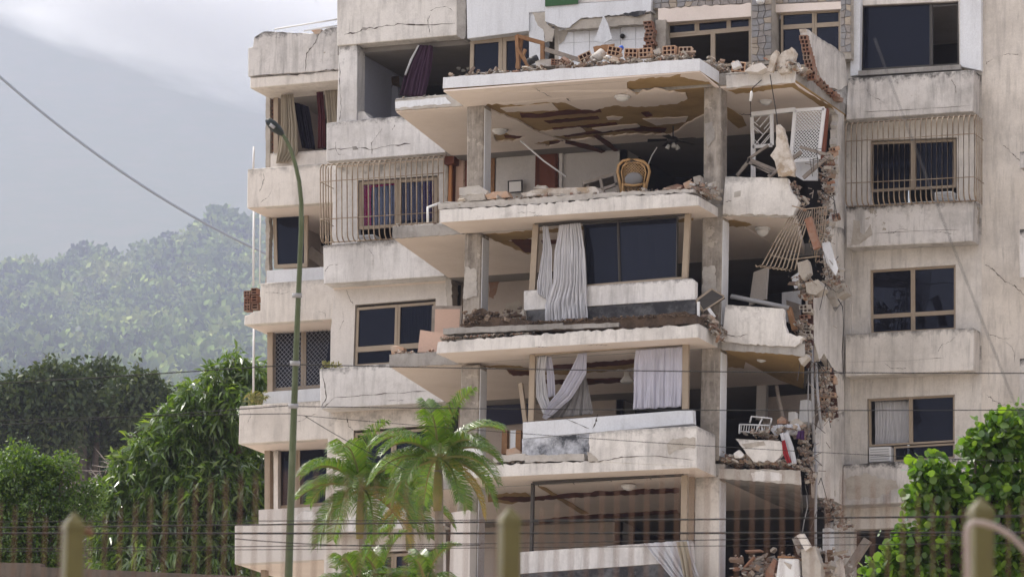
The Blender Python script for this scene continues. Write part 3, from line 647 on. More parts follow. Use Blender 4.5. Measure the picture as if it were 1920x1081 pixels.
for q, sd in (([(975, 212), (1010, 214), (1060, 206), (1125, 204), (1128, 210), (1070, 214), (1010, 220), (978, 220)], 1), ([(1020, 226), (1120, 217), (1124, 222), (1030, 231)], 2), ([(1035, 240), (1155, 229), (1158, 233), (1080, 240), (1040, 244)], 3), ([(1055, 252), (1200, 236), (1250, 240), (1245, 248), (1180, 244), (1110, 250), (1060, 256)], 4), ([(1202, 211), (1216, 209), (1224, 216), (1212, 219)], 5), ([(1030, 265), (1070, 262), (1072, 267), (1030, 270)], 6), ([(945, 253), (980, 254), (975, 258), (948, 258)], 7)):
    soff('slot_red', q, 0, .8, .014, seed=sd, name='exposed_infill_block')
for k_, q_ in enumerate(([(1060, 262), (1100, 270), (1135, 283), (1128, 286), (1060, 268)], [(1120, 252), (1145, 268), (1160, 282), (1152, 283), (1112, 254)])): soff('slot_red', q_, 0, .6, .016, seed=70+k_, name='ceiling_gap')
soff('soffit', [(938, 202), (1035, 193), (1047, 206), (950, 209)], 0, .8, .018, seed=8, name='hanging_plaster')
soff('soffit', [(1010, 246), (1088, 237), (1098, 246), (1050, 254), (1015, 252)], 0, .8, .018, seed=9, name='hanging_plaster')
soff('soffit', [(1110, 240), (1160, 234), (1195, 232), (1200, 236), (1130, 246)], 0, .8, .018, seed=19, name='hanging_plaster')
soff('soffit', [(1205, 222), (1290, 218), (1285, 228), (1230, 234)], 0, .8, .018, seed=20, name='hanging_plaster')
soff('soffit', [(1137, 219), (1150, 217), (1168, 219), (1160, 224), (1140, 224)], 0, .8, .018, seed=10, name='hanging_plaster')
crack([(1003, 165), (1012, 172), (1035, 182)], 0, .8, B, Z=ZS[0]-.038, seed=3); crack([(1062, 184), (1070, 191)], 0, 1.4, B, Z=ZS[0]-.038, seed=5)
crack([(1000, 165), (1180, 152)], 0, .6, B, Z=ZS[0]-.038, amp=.5, seed=6)
soff(R_, [(1365, 169), (1490, 156), (1498, 165), (1560, 200), (1572, 215), (1560, 212), (1485, 163), (1380, 176)], 0, 1.2, seed=12)
soff(R_, [(1363, 200), (1392, 218), (1400, 235), (1385, 240), (1364, 222)], 0, 1.5, seed=13)
crack([(1385, 213), (1410, 217), (1520, 207)], 0, 1.2, B, Z=ZS[0]-.038, seed=9)
# level 2
soff(R_, [(905, 440), (1000, 432), (1300, 408), (1300, 413), (1010, 438), (990, 447), (930, 452)], 1, 1.5, seed=20)
soff('slot_red', [(958, 448), (1000, 447), (1005, 470), (985, 472), (965, 456)], 1, 1.5, .014, seed=21, name='exposed_infill_block')
soff(R_, [(925, 450), (960, 452), (1000, 473), (990, 476), (945, 458)], 1, 1.5, seed=22)
soff('slot_red', [(1015, 450), (1090, 446), (1092, 452), (1018, 457)], 1, 1, .014, seed=23, name='exposed_infill_block')
soff(R_, [(1366, 413), (1425, 418), (1400, 424), (1366, 424)], 1, 1.5, seed=24)
# level 3
soff(R_, [(905, 686), (960, 685), (1000, 690), (1080, 690), (1280, 672), (1283, 680), (1080, 700), (990, 703), (955, 700), (950, 692)], 2, 1.5, seed=30)
soff('slot_red', [(1010, 687), (1275, 666), (1278, 672), (1080, 690), (1012, 694)], 2, 1, .014, seed=31, name='exposed_infill_block')
soff('slot_red', [(950, 692), (992, 694), (992, 702), (962, 703)], 2, 1, .014, seed=32, name='exposed_infill_block')
soff('slot_red', [(1000, 712), (1160, 708), (1200, 712), (1100, 720), (1010, 718)], 2, 1, .014, seed=33, name='exposed_infill_block')
soff('soffit', [(1398, 668), (1425, 662), (1490, 672), (1500, 684), (1440, 682), (1402, 680)], 2, 1.5, .02, seed=36, name='hanging_plaster')
soff(R_, [(1362, 658), (1400, 664), (1395, 690), (1365, 688)], 2, 1.5, seed=34)
soff('slot_red', [(1425, 683), (1455, 686), (1450, 692), (1430, 690)], 2, 1.2, .014, seed=35, name='exposed_infill_block')
# level 4
soff(R_, [(915, 926), (985, 922), (1000, 932), (960, 944), (915, 940)], 3, 1.5, seed=40)
soff('slot_red', [(925, 930), (1000, 930), (1080, 923), (1180, 917), (1273, 914), (1273, 922), (1150, 927), (1060, 932), (960, 940)], 3, 1.3, .014, seed=41, name='exposed_infill_block')
soff(R_, [(1008, 910), (1020, 912), (1105, 962), (1090, 962)], 3, 1, .012, seed=42)
soff('slot_red', [(1010, 973), (1090, 965), (1270, 955), (1272, 961), (1100, 972), (1012, 980)], 3, 1, .014, seed=43, name='exposed_infill_block')

# --- left bay: spandrels, recessed walls with windows
SPL = dict(bevel=.012)
T('spandrel', 'plaster_fascia', [(632, -70), (857, -90), (857, 66), (632, 86)], YL, .42, B, **SPL)
T('spandrel', 'plaster_stained' if False else 'plaster_white', ragpoly([(612, 231), (690, 223), (760, 216), (835, 210), (835, 286), (612, 303)], [.8, 1.2, 0, 0, 0, 0], 9, 2), YL, .5, B, **SPL)
T('spandrel', 'plaster_white', [(606, 460), (735, 449), (835, 443), (833, 517), (607, 532)], YL, .5, B, **SPL)
T('spandrel', 'plaster_white', ragpoly([(599, 691), (730, 681), (835, 674), (833, 753), (601, 766)], [.7, 0, 0, 0, 0], 9, 4), YL, .5, B, **SPL)
T('spandrel', 'plaster_white', [(592, 973), (760, 964), (835, 958), (835, 985), (592, 1000)], YL, .5, B, **SPL)
T('spandrel', 'plaster_white', [(590, 1200), (835, 1190), (835, 1230), (590, 1240)], YL, .5, B)
for z in ZS: box('floor_slab', -10.8, -7.82, YL+.5, 9.2, z+.02, z+.27, 'soffit', B)
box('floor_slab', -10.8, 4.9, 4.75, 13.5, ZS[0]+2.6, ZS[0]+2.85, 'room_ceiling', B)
box('unseen_roof_slab', -10.8, 6.5, 4.2, 13.5, ZS[0]+5.0, ZS[0]+5.3, 'concrete', B)  # unseen, added above the view to keep sun out of the top floor
T('pilaster', 'plaster_white', [(636, 82), (670, 82), (669, 228), (631, 230)], YL+.06, .45, B, **SPL)
T('pilaster', 'plaster_white', ragpoly([(671, 209), (683, 209), (692, 220), (700, 226), (671, 228)], [0, 1.5, 1.5, 0, 0], 5), YL+.12, .4, B)
wallhole('front_wall', 'plaster_white', [(626, 296), (836, 280), (836, 456), (622, 468)], [[(670, 338), (822, 328), (822, 446), (670, 456)]], YLW, .2, B)
wallhole('front_wall', 'plaster_clean', ragpoly([(626, 532), (840, 515), (838, 690), (619, 700), (620, 617), (624, 575)], [0, 0, 0, 0, 1.5, 2], 9), [[(666, 571), (817, 559), (815, 678), (662, 688)]], YLW, .2, B)
wallhole('front_wall', 'plaster_cream', [(617, 765), (836, 750), (836, 985), (608, 985)], [[(663, 806), (815, 796), (813, 905), (660, 915)]], YLW, .2, B)
wallhole('front_wall', 'plaster_clean', [(609, 998), (836, 985), (836, 1200), (605, 1210)], [[(653, 1037), (815, 1028), (812, 1130), (650, 1140)]], YLW, .2, B)
window([(670, 339), (822, 329), (822, 446), (670, 456)], YLW+.05, [(.02, .5, .02, .78), (.5, .98, .02, .78)], B, fw=.07, glassm='glass_clear')
window([(666, 572), (817, 560), (815, 678), (662, 688)], YLW+.04, [(.02, .53, .04, .72), (.53, 1, .04, .72), (.02, 1, .72, 1)], B, fw=.06, glassm='glass_tint')
window([(663, 807), (815, 797), (813, 905), (660, 915)], YLW+.04, [(.02, .5, .04, 1), (.5, 1, .04, 1)], B, fw=.06)
window([(653, 1038), (815, 1029), (812, 1130), (650, 1140)], YLW+.04, [(.02, .53, .04, 1), (.53, 1, .04, 1)], B, fw=.06)
for a, b2, Y in ((231, 303, YL), (460, 532, YL)): pass
for z0, z1 in ((ZS[1]+.3, ZS[0]), (ZS[2]+.3, ZS[1]), (ZS[3]+.3, ZS[2]), (ZS[4]+.3, ZS[3])):
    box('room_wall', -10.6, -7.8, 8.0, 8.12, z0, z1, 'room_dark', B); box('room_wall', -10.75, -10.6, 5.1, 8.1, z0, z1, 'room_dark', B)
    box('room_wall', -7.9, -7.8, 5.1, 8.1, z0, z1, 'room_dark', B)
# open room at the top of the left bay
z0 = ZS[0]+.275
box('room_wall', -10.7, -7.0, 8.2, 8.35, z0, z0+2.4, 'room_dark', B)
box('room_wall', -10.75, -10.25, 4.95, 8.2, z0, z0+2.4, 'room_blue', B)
T('room_wall', 'room_blue', [(688, 98), (720, 120), (745, 150), (750, 220), (688, 222)], 6.6, .1, B)
patch('spalled_patch', 'soil', [(700, 155), (722, 150), (736, 160), (726, 185), (704, 192), (695, 172)], 6.6, B, 2.5, seed=5)
patch('spalled_patch', 'soil', [(733, 145), (748, 142), (750, 165), (736, 160)], 6.58, B, 2, seed=6)
crack([(590, 0), (597, 10)], YL, .5, B)
crack([(645, 65), (672, 60), (683, 53), (705, 53), (730, 48), (752, 45), (790, 47), (853, 44)], YL, 1.5, B, seed=21)
patch('spalled_patch', 'concrete', [(679, 51), (692, 52), (686, 57), (680, 56)], YL, B, 1, seed=2)
crack([(637, 118), (637, 160), (640, 200), (636, 226)], YL+.06, .8, B, seed=23)
crack([(614, 281), (660, 277), (700, 280), (740, 272), (770, 270)], YL, 1.4, B, seed=24)
crack([(718, 240), (706, 255), (696, 268), (698, 290)], YL, .7, B, seed=25)
patch('spalled_patch', 'concrete', [(660, 275), (668, 274), (672, 280), (662, 281)], YL, B, 1, seed=4)
crack([(604, 695), (609, 720), (612, 745), (603, 762)], YL, 1.0, B, seed=26); crack([(604, 765), (628, 744), (680, 740), (730, 737), (800, 733)], YL, .9, B, seed=27)
crack([(649, 543), (657, 563), (663, 570)], YLW, .8, B, seed=28); crack([(641, 575), (645, 600), (636, 618)], YLW, .6, B, seed=29)
crack([(650, 778), (653, 798), (662, 806)], YLW, .9, B, seed=30)
# end of the wall beside the broken slab, hollow bricks showing
for y, h in ((545, 40),): T('wall_end', 'mortar', ragpoly([(836, 516), (846, 519), (848, 580), (838, 578)], 2, 5, 2), 4.5, .3, B)
# arched parapet ends on the fifth balcony
def arch(cx, cy, rx, ry, Y, d=.12):
    T('arched_parapet', 'plaster_white', [(cx+rx*math.cos(a), cy-ry*math.sin(a)) for a in [math.pi*k/14 for k in range(15)]], Y, d, B)
arch(718, 972, 25, 30, YL-.03); arch(575, 978, 22, 22, YLL-.05); arch(884, 856, 22, 38, -.3); arch(800, 965, 22, 24, YL-.03)

# --- far-left bay, set further back
def LL(mat, pts, amps=None, dY=0, d=1.25, sd=0, name='spandrel'):
    return T(name, mat, ragpoly(pts, amps, 7, sd) if amps else pts, YLL+dY, d, B, bevel=.015)
LL('plaster_stained', [(465, 90), (474, 88), (476, 70), (494, 59), (520, 60), (580, 63), (600, 60), (612, 53), (660, 48), (660, 129), (632, 131), (465, 144)], [0, 0, 1, 1.2, 1, 1, 1, 1, 0, 0, 1, 0], -.03, .2, 1)
LL('plaster_cream', [(469, 146), (660, 130), (660, 148), (469, 166)], None, 0, 1.2)
crack([(598, 62), (592, 80), (575, 100), (572, 134)], YLL-.03, 1.2, B, seed=31); crack([(470, 144), (540, 139), (580, 139), (612, 131), (632, 132)], YLL-.035, 1.8, B, seed=32)
T('coping_piece', 'brick_pale', ragpoly([(583, 57), (603, 55), (600, 63), (590, 64)], .7, 5), YLL-.04, .2, B)
LL('plaster_cream', [(464, 317), (650, 303), (650, 378), (463, 390)], None, 0, .25, 2)
LL('plaster_cream', [(488, 531), (650, 520), (650, 596), (457, 609), (459, 592), (475, 584), (488, 582)], [0, 0, 0, 0, 1.4, 1.4, 1.2], 0, .25, 3)
LL('plaster_cream', [(449, 761), (620, 749), (620, 822), (447, 832)], None, 0, .25, 4)
LL('plaster_clean', [(440, 984), (620, 972), (620, 1048), (440, 1057)], None, 0, .25, 5)
for z in (0, 1, 2, 3): pass
def LLfloor(p0, p1, th=10):
    a = py_(p0, YLL); b = py_(p1, YLL); zz = (a.z+b.z)/2
    box('floor_slab', a.x+.01, b.x+1.5, YLL+.02, YLL+6, zz+.004, zz+.22, 'soffit', B)
    return zz
zl = [LLfloor((463, 390), (650, 378)), LLfloor((457, 609), (650, 596)), LLfloor((447, 832), (620, 822)), LLfloor((440, 1057), (620, 1048))]
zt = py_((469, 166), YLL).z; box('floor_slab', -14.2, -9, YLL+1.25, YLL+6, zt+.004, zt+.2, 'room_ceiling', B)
YQ = YLL+1.15
for (q, m) in (([(507, 288), (640, 279), (640, 310), (507, 316)], 'plaster_cream'), ([(500, 507), (640, 498), (640, 522), (500, 531)], 'plaster_blue'), ([(492, 735), (640, 724), (640, 748), (492, 757)], 'plaster_blue'), ([(485, 955), (640, 946), (640, 974), (485, 983)], 'plaster_clean')):
    T('sill_wall', m, q, YQ-.35, .2, B)
for x0, x1, ya, yb, m, am in ((498, 506, 180, 314, 'mortar', 1), (513, 521, 178, 290, 'frame_tan', 0), (498, 505, 408, 535, 'mortar', 2), (501, 511, 615, 738, 'frame_tan', 0), (496, 506, 838, 955, 'frame_tan', 0), (513, 521, 845, 955, 'plaster_cream', 0), (489, 497, 1062, 1120, 'frame_tan', 0)):
    T('bay_post', m, ragpoly([(x0, ya), (x1, ya-1), (x1, yb), (x0, yb)], am, 6, x0) if am else [(x0, ya), (x1, ya-1), (x1, yb), (x0, yb)], YQ-.1, .2, B)
for y in range(196, 285, 16): brick(510, y, YQ+.05, (0, 0, .2), 'brick', B, L=.12, nx=1)
for i, (x, y) in enumerate(((466, 552), (479, 547), (466, 566), (480, 561), (466, 578), (480, 575))): brick(x, y, YLL+.14, (0, 0, .05*(i % 3)), 'brick', B, L=.155, W=.2, H=.15, nx=1 if i % 2 else 2, nz=2)
window([(511, 397), (577, 392), (576, 500), (514, 503)], YQ, [(0, 1, 0, 1)], B, fw=.09, glassm='glass_blue')
T('window_rail', 'frame_dark', [(577, 392), (640, 388), (640, 392), (577, 396)], YQ, .08, B)
T('board', 'room_wall', [(580, 455), (640, 470), (640, 500), (580, 500)], YQ+2.2, .05, B)
beam('board', 'wood_grey', (578, 470), (625, 505), YQ+.6, .25, B)
window([(511, 616), (640, 606), (640, 722), (510, 732)], YQ+.05, [(0, .45, 0, 1), (.45, 1, 0, 1)], B, fw=.06, glassm='glass_tint')
window([(521, 840), (640, 832), (640, 944), (521, 953)], YQ+.05, [(0, .30, 0, 1), (.30, 1, 0, 1)], B, fw=.07, glassm='glass_blue')
for z0, z1 in ((zl[0], zt), (zl[1], zl[0]), (zl[2], zl[1]), (zl[3], zl[2])):
    box('room_wall', -14.6, -8.0, YLL+3.4, YLL+3.55, z0+.22, z1+.01, 'room_dark', B); box('room_wall', -14.3, -14.15, YLL+1.6, YLL+3.4, z0+.22, z1+.01, 'room_beige', B)
LL('wall_end', None) if False else None
# net over the third window: diagonal wires
V = []; F = []
q = [py_(p, YQ-.06) for p in ((509, 617), (622, 608), (604, 728), (500, 740))]
def wire(p, q_, w=.0032):
    k = len(V); d = (q_-p).normalized(); s = Vector((d.z, 0, -d.x))*w
    V.extend([p+s, q_+s, q_-s, p-s]); F.append([k, k+1, k+2, k+3])
for i in range(-14, 18):
    for sgn in (1, -1):
        s0 = i/14
        pts = []
        t0, t1 = 0, 1
        a, b_ = s0, s0+1.0
        if sgn < 0: a, b_ = s0+1.0, s0
        # clip to 0..1
        lo, hi = 0.0, 1.0
        for bound in (0.0, 1.0):
            if (b_-a) != 0:
                tt = (bound-a)/(b_-a)
                if ((bound == 0.0) == (b_ > a)): lo = max(lo, tt)
                else: hi = min(hi, tt)
        if hi > lo: wire(bil(q, a+(b_-a)*lo, lo), bil(q, a+(b_-a)*hi, hi))
obj('safety_net', V, F, 'metal_grey', B)
for x, ya, yb in ((476, 275, 317), (476, 388, 536), (476, 606, 738), (488, 400, 532)):
    tube('drain_pipe', [py_((x, ya), YLL+1.4), py_((x-1, yb), YLL+1.4)], .025 if x == 476 else .016, 'frame_white', B)
tube('roof_rail', [py_((515, 55), YLL+.3), py_((640, 35), YLL+.3)], .02, 'frame_white', B); tube('roof_rail', [py_((570, 58), YLL+.3), py_((640, 47), YLL+.3)], .02, 'frame_white', B)

# --- right wing: spandrel boxes, recessed wall with windows, pilasters
def RS(q, m='plaster_stained'): return T('spandrel', m, q, YS, .45, B, bevel=.015)
RS([(1590, 147), (1826, 131), (1824, 209), (1586, 225)]); RS([(1586, 386), (1826, 374), (1824, 452), (1587, 464)]); RS([(1585, 626), (1826, 614), (1825, 694), (1585, 705)], 'plaster_wing')
RS([(1581, 870), (1826, 857), (1826, 936), (1580, 947)]); RS([(1580, 1110), (1826, 1098), (1826, 1170), (1580, 1180)])
wallhole('front_wall', 'plaster_wing', [(1566, -90), (1990, -110), (1990, 130), (1566, 160)], [[(1615, 10), (1797, 2), (1799, 128), (1613, 140)]], YW, .22, B)
wallhole('front_wall', 'plaster_wing', [(1566, 159.5), (1990, 129.5), (1990, 400), (1566, 425)], [[(1631, 263), (1794, 257), (1794, 374), (1631, 384)]], YW, .22, B)
wallhole('front_wall', 'plaster_wing', [(1566, 424.5), (1990, 399.5), (1990, 640), (1566, 662)], [[(1631, 506), (1792, 496), (1792, 616), (1632, 624)]], YW, .22, B)
wallhole('front_wall', 'plaster_wing', [(1566, 661.5), (1990, 639.5), (1990, 880), (1564, 900)], [[(1625, 747), (1790, 739), (1790, 858), (1627, 868)]], YW, .22, B)
wallhole('front_wall', 'plaster_wing', [(1564, 899.5), (1990, 879.5), (1990, 1130), (1562, 1150)], [[(1600, 992), (1780, 984), (1780, 1090), (1600, 1100)]], YW, .22, B)
T('side_wall', 'plaster_flank', [(1841, -110), (1990, -118), (1990, 1130), (1840, 1140)], YW-.012, .01, B)
T('window_surround', 'plaster_blue', [(1595, -40), (1614, -40), (1611, 141), (1594, 143)], YW-.16, .16, B, bevel=.01); T('window_surround', 'plaster_blue', [(1800, -50), (1840, -50), (1840, 133), (1800, 125)], YW-.14, .14, B, bevel=.01)
T('window_sill', 'concrete', [(1609, 133), (1801, 121), (1801, 130), (1609, 142)], YW-.2, .2, B)
window([(1616, 11), (1797, 3), (1798, 121), (1614, 132)], YW+.1, [(0, .73, 0, 1), (.70, 1, 0, 1)], B, fw=.035, frame='frame_dark', glassm='glass_blue', missing=(1,))
window([(1631, 264), (1794, 258), (1794, 374), (1631, 384)], YW+.08, [(.01, .5, .02, .80), (.5, .99, .02, .80)], B, fw=.055, glassm='glass_tint')
window([(1631, 507), (1792, 497), (1792, 615), (1632, 624)], YW+.06, [(.01, .5, .0, .74), (.5, 1, 0, .74), (.01, .5, .74, 1.02), (.5, 1, .74, 1.02)], B, fw=.045, glassm='glass_dark')
window([(1625, 748), (1790, 740), (1790, 858), (1627, 868)], YW+.06, [(.02, .5, .0, .74), (.5, 1, 0, .74), (.02, .28, .76, 1), (.30, 1, .76, 1)], B, fw=.04, glassm='glass_tint', missing=(0,))
for z0, z1 in ((ZS[0]+.3, ZS[0]+2.6), (ZS[1]+.3, ZS[0]), (ZS[2]+.3, ZS[1]), (ZS[3]+.3, ZS[2]), (ZS[4]+.3, ZS[3])):
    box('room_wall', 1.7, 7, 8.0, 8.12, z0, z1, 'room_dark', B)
for z in ZS: box('floor_slab', 4.92, 7.0, YW+.25, 9.2, z, z+.27, 'soffit', B)
for q in ([(1586, 160), (1596, 159), (1594, 1100), (1582, 1100)],): T('pilaster', 'plaster_wing', q, YW-.1, .1, B)
for pts, sd in (([(1880, 272), (1900, 290), (1918, 305), (1930, 330)], 1), ([(1847, 497), (1862, 505), (1882, 525), (1905, 538), (1925, 555)], 2), ([(1850, 740), (1866, 752), (1885, 760)], 3)): crack(pts, YW-.012, 1.1, B, seed=sd, n=9, amp=2.2)
crack([(1620, 210), (1700, 206), (1822, 198)], YS, .5, B, amp=.4, seed=4); crack([(1640, 437), (1720, 433), (1800, 430)], YS, .6, B, amp=.5, seed=5); crack([(1590, 678), (1700, 676), (1770, 670)], YS, .5, B, amp=.5, seed=6)
patch('spalled_patch', 'mortar', [(1600, 412), (1612, 414), (1612, 435), (1620, 440), (1633, 420), (1636, 440), (1610, 458), (1594, 460), (1598, 440)], YS, B, 1.5, seed=4)
patch('spalled_patch', 'mortar', [(1582, 900), (1600, 892), (1625, 885), (1650, 897), (1680, 900), (1685, 915), (1650, 930), (1590, 935)], YS, B, 3, seed=5)
for ya, yb in ((285, 315), (430, 520), (672, 760)): T('neighbour_balcony', 'plaster_stained', [(1912, ya), (1990, ya-5), (1990, yb-5), (1912, yb)], YW-1.2, 1.2, B)
# --- flank wall between the projecting bay and the right wing, broken away at the front
def flank(pts, amps, mat='plaster_fascia', sd=0, X=XR-.02, name='flank_wall', d=.15): return TX(name, mat, ragpoly(pts, amps, 6, sd), X, d, B)
flank([(1511, 54), (1567, 89), (1584, 104), (1590, 160), (1572, 169), (1545, 160), (1530, 125), (1517, 82)], [1.5, 1.5, 1, 1.5, 1.5, 1.5, 1.5, 1.5], sd=1, X=XR+.03)
flank([(1524, 158), (1555, 178), (1574, 186), (1583, 215), (1583, 430), (1566, 425), (1572, 330), (1568, 270), (1572, 215), (1545, 190)], [1.5, 1, 0, 0, 2, 2.5, 2.5, 2.5, 2, 2], sd=2)
flank([(1560, 425), (1583, 428), (1583, 560), (1570, 575), (1562, 540), (1556, 480)], [0, 0, 1, 2, 2, 2], sd=3, mat='plaster_wing')
flank([(1522, 524), (1545, 545), (1567, 585), (1583, 560), (1583, 705), (1560, 690), (1545, 662), (1537, 677), (1526, 640)], [2, 2, 1, 0, 1.5, 2, 2, 1.5, 1.2], sd=4)
flank([(1583, 700), (1583, 775), (1568, 779), (1560, 740), (1560, 695)], [0, 1, 1.5, 2, 1], sd=6, mat='plaster_wing')
flank([(1567, 777), (1583, 770), (1583, 946), (1562, 938), (1535, 932), (1533, 892), (1540, 810), (1547, 787)], [0, 0, 1.2, 1.8, 2, 1, 1, 1.5], sd=5)
flank([(1560, 980), (1583, 975), (1583, 1100), (1560, 1100)], [0, 0, 0, 2], sd=7)
# hollow block courses showing in the broken front ends
r = random.Random(5)
for k in range(11):
    t = k/10; brick(1508+t*17, 72+t*74, 0.62, (.1, r.uniform(-.15, .1), r.uniform(-.2, .2)), 'brick', B, nx=2, nz=1, L=.17, H=.105, W=.2)
for k in range(9): brick(1530+k*5.2, 150+k*4.6, 1.3+k*.17, (r.uniform(-.4, .4), r.uniform(-.5, .5), r.uniform(-.6, .6)), 'brick', B, nx=2, nz=1, L=.16, H=.09, W=.15)
for k in (0, 1, 3, 4, 5, 8, 9, 12, 14, 15): brick(1562+r.uniform(-7, 7), 280+k*9.2+r.uniform(-2, 2), 2.6+r.uniform(-.5, .3), (r.uniform(-.6, .6), r.uniform(-.4, .4), r.uniform(-.7, .7)), r.choice(('brick', 'brick_pale', 'mortar')), B, nx=2, nz=1, L=.17, H=.09, W=.18)
for k in (0, 1, 2, 3, 5, 6, 7, 9, 10, 11, 13): brick(1513+r.uniform(-4, 4), 528+k*9.4, 0.7, (r.uniform(-.3, .3), r.uniform(-.2, .2), r.uniform(-.3, .3)), r.choice(('brick', 'brick_pale', 'mortar', 'mortar')), B, nx=2, nz=1, L=.2, H=.09, W=.18)
for k in (0, 2, 3, 6, 7, 10): brick(1552+r.uniform(-8, 8), 692+k*8, 2.3, (r.uniform(-.3, .3), r.uniform(-.3, .3), r.uniform(-.3, .3)), r.choice(('brick', 'brick_pale')), B, nx=2, nz=1, L=.2, H=.09, W=.18)

T('cavity_shade_panel', 'hole', ragpoly([(1540, 690), (1560, 688), (1570, 780), (1545, 788)], 1.5, 6), 2.5, .1, B); T('cavity_shade_panel', 'hole', [(1515, 560), (1522, 560), (1524, 690), (1512, 690)], .95, .1, B)  # flat dark panels painting the shade of openings in the flank wall
# --- top floor, set back over the broken terrace: beam, tiles, brick pier, stone cladding
YT = 3.2
T('concrete_post', 'concrete', ragpoly([(856, -60), (873, -60), (873, 66), (870, 74), (857, 68)], [0, 1, 1, 1, 1], 6), YL-.05, .3, B)
T('wall_panel', 'plaster_blue', [(873, -80), (1022, -90), (1022, 22), (992, 24), (992, 58), (876, 73)], YL-.1, .35, B, bevel=.01)
T('wall_panel', 'plaster_blue', ragpoly([(992, 22), (1016, 21), (1021, 60), (1020, 120), (992, 122)], [0, 2, 2, 0, 0], 6), YL-.05, .3, B)
window([(882, 76), (1000, 64), (1000, 150), (880, 152)], YL+.15, [(0, .51, 0, 1), (.51, 1, 0, 1)], B, fw=.09, glassm='glass_blue')
T('broken_beam', 'plaster_blue', ragpoly([(1022, 11), (1222, -2), (1220, 21), (1165, 27), (1090, 34), (1067, 52), (1045, 50), (1022, 40)], [0, 0, 1.5, 1.5, 1.5, 1, 1.5, 1], 6, 3), YT, .3, B)
T('broken_beam', 'mortar', ragpoly([(1085, 36), (1220, 26), (1222, 44), (1060, 56)], [1, 0, 1, 1], 6, 4), YT+.05, .2, B)
T('wall_panel', 'plaster_clean', [(1022, -80), (1240, -95), (1240, -4), (1022, 10)], YT+.1, .3, B)
T('spalled_patch', 'mortar', ragpoly([(998, 24), (1022, 22), (1025, 45), (1040, 55), (1035, 78), (1022, 80), (1018, 55), (1008, 48)], 1.6, 5), YT+.02, .04, B)
pt = part('tiled_wall')
for i in range(6):
    for j in range(3):
        a, b_ = 1047+i*29, 1047+(i+1)*29; t0 = 56+j*26
        f = lambda x: -.055*(x-1047)
        T('tile', 'tile', [(a+.5, t0+f(a)), (b_-.3, t0+f(b_)), (b_-.3, t0+25.5+f(b_)), (a+.5, t0+25.5+f(a))], YT+.28+r.uniform(0, .004), .02, pt)
T('backing', 'mortar', [(1040, 50), (1225, 38), (1225, 130), (1040, 140)], YT+.31, .05, pt)
T('hanging_plaster', 'plaster_blue', ragpoly([(1131, 29), (1139, 44), (1148, 73), (1133, 81), (1113, 76), (1122, 56)], .8, 6), YT-.12, .03, B)
patch('spalled_patch', 'bitumen', [(1168, 26), (1190, 22), (1212, 20), (1208, 27), (1190, 32), (1174, 30)], YT, B, 2, seed=31); patch('spalled_patch', 'mortar', [(1047, 58), (1068, 54), (1058, 76), (1048, 84)], YT+.27, B, 1.2, seed=32)
for k in range(8): brick(1219+r.uniform(-3, 3), 45+k*7.4, YT-.1, (0, r.uniform(-.06, .06), r.uniform(-.1, .1)), 'brick', B, nx=2, nz=1, L=.2, H=.085, W=.2)
T('pier', 'mortar', ragpoly([(1229, 38), (1248, 37), (1247, 110), (1230, 112)], 1, 5), YT+.02, .3, B)
sw = part('stone_cladding')
def stones(poly_x0, poly_x1, y0, y1, Y, nx, ny, slope=-.05, sd=0):
    rr = random.Random(sd); gx = [[poly_x0+(poly_x1-poly_x0)*(i+(rr.uniform(-.25, .25) if 0 < i < nx else 0))/nx for i in range(nx+1)] for _ in range(ny+1)]
    gy = [[y0+(y1-y0)*(j+(rr.uniform(-.25, .25) if 0 < j < ny else 0))/ny for i in range(nx+1)] for j in range(ny+1)]
    for j in range(ny):
        for i in range(nx):
            P = [(gx[j][i], gy[j][i]), (gx[j][i+1], gy[j][i+1]), (gx[j+1][i+1], gy[j+1][i+1]), (gx[j+1][i], gy[j+1][i])]
            c = [sum(p[k] for p in P)/4 for k in (0, 1)]; P = [(c[0]+(p[0]-c[0])*.9, c[1]+(p[1]-c[1])*.9) for p in P]
            P = [(p[0], p[1]+slope*(p[0]-poly_x0)) for p in P]
            T('stone', rr.choice(('stone_a', 'stone_a', 'stone_b', 'stone_c', 'stone_c')), P, Y-rr.uniform(.01, .035), .05, sw)
stones(1409, 1446, -12, 115, YT-.1, 3, 11, -.03, 1); T('backing', 'mortar', [(1408, -40), (1447, -42), (1447, 120), (1408, 122)], YT-.085, .5, sw)
stones(1226, 1408, -6, 16, YT+.1, 13, 2, -.055, 2); T('backing', 'mortar', [(1225, -40), (1409, -52), (1409, 10), (1225, 18)], YT+.112, .2, sw)
stones(1576, 1595, -30, 98, YT+.2, 2, 10, -.03, 3); T('backing', 'mortar', [(1575, -40), (1596, -42), (1596, 110), (1575, 112)], YT+.212, .3, sw)
stones(1452, 1576, -28, 7, YT+.2, 9, 3, -.04, 4); T('backing', 'mortar', [(1447, -40), (1576, -46), (1576, 3), (1447, 10)], YT+.212, .3, sw)
T('lintel', 'soffit', ragpoly([(1234, 16), (1408, 6), (1409, 31), (1234, 43)], [2.5, 0, 0, 0], 7, 3), YT+.08, .3, B)
T('lintel', 'soffit', [(1448, 9), (1577, 3), (1577, 17), (1448, 24)], YT+.18, .3, B)
window([(1247, 45), (1408, 31), (1408, 120), (1247, 134)], YT+.25, [(0, .37, 0, .25), (.37, .74, 0, .25), (.74, 1, 0, .25), (0, .555, .25, 1), (.555, 1, .25, 1)], B, fw=.05, glassm='glass_dark', missing=(3, 4))
window([(1464, 25), (1576, 18), (1576, 120), (1464, 128)], YT+.3, [(0, .56, 0, .26), (.56, 1, 0, .26), (0, .56, .26, 1), (.56, 1, .26, 1)], B, fw=.05, glassm='glass_dark')
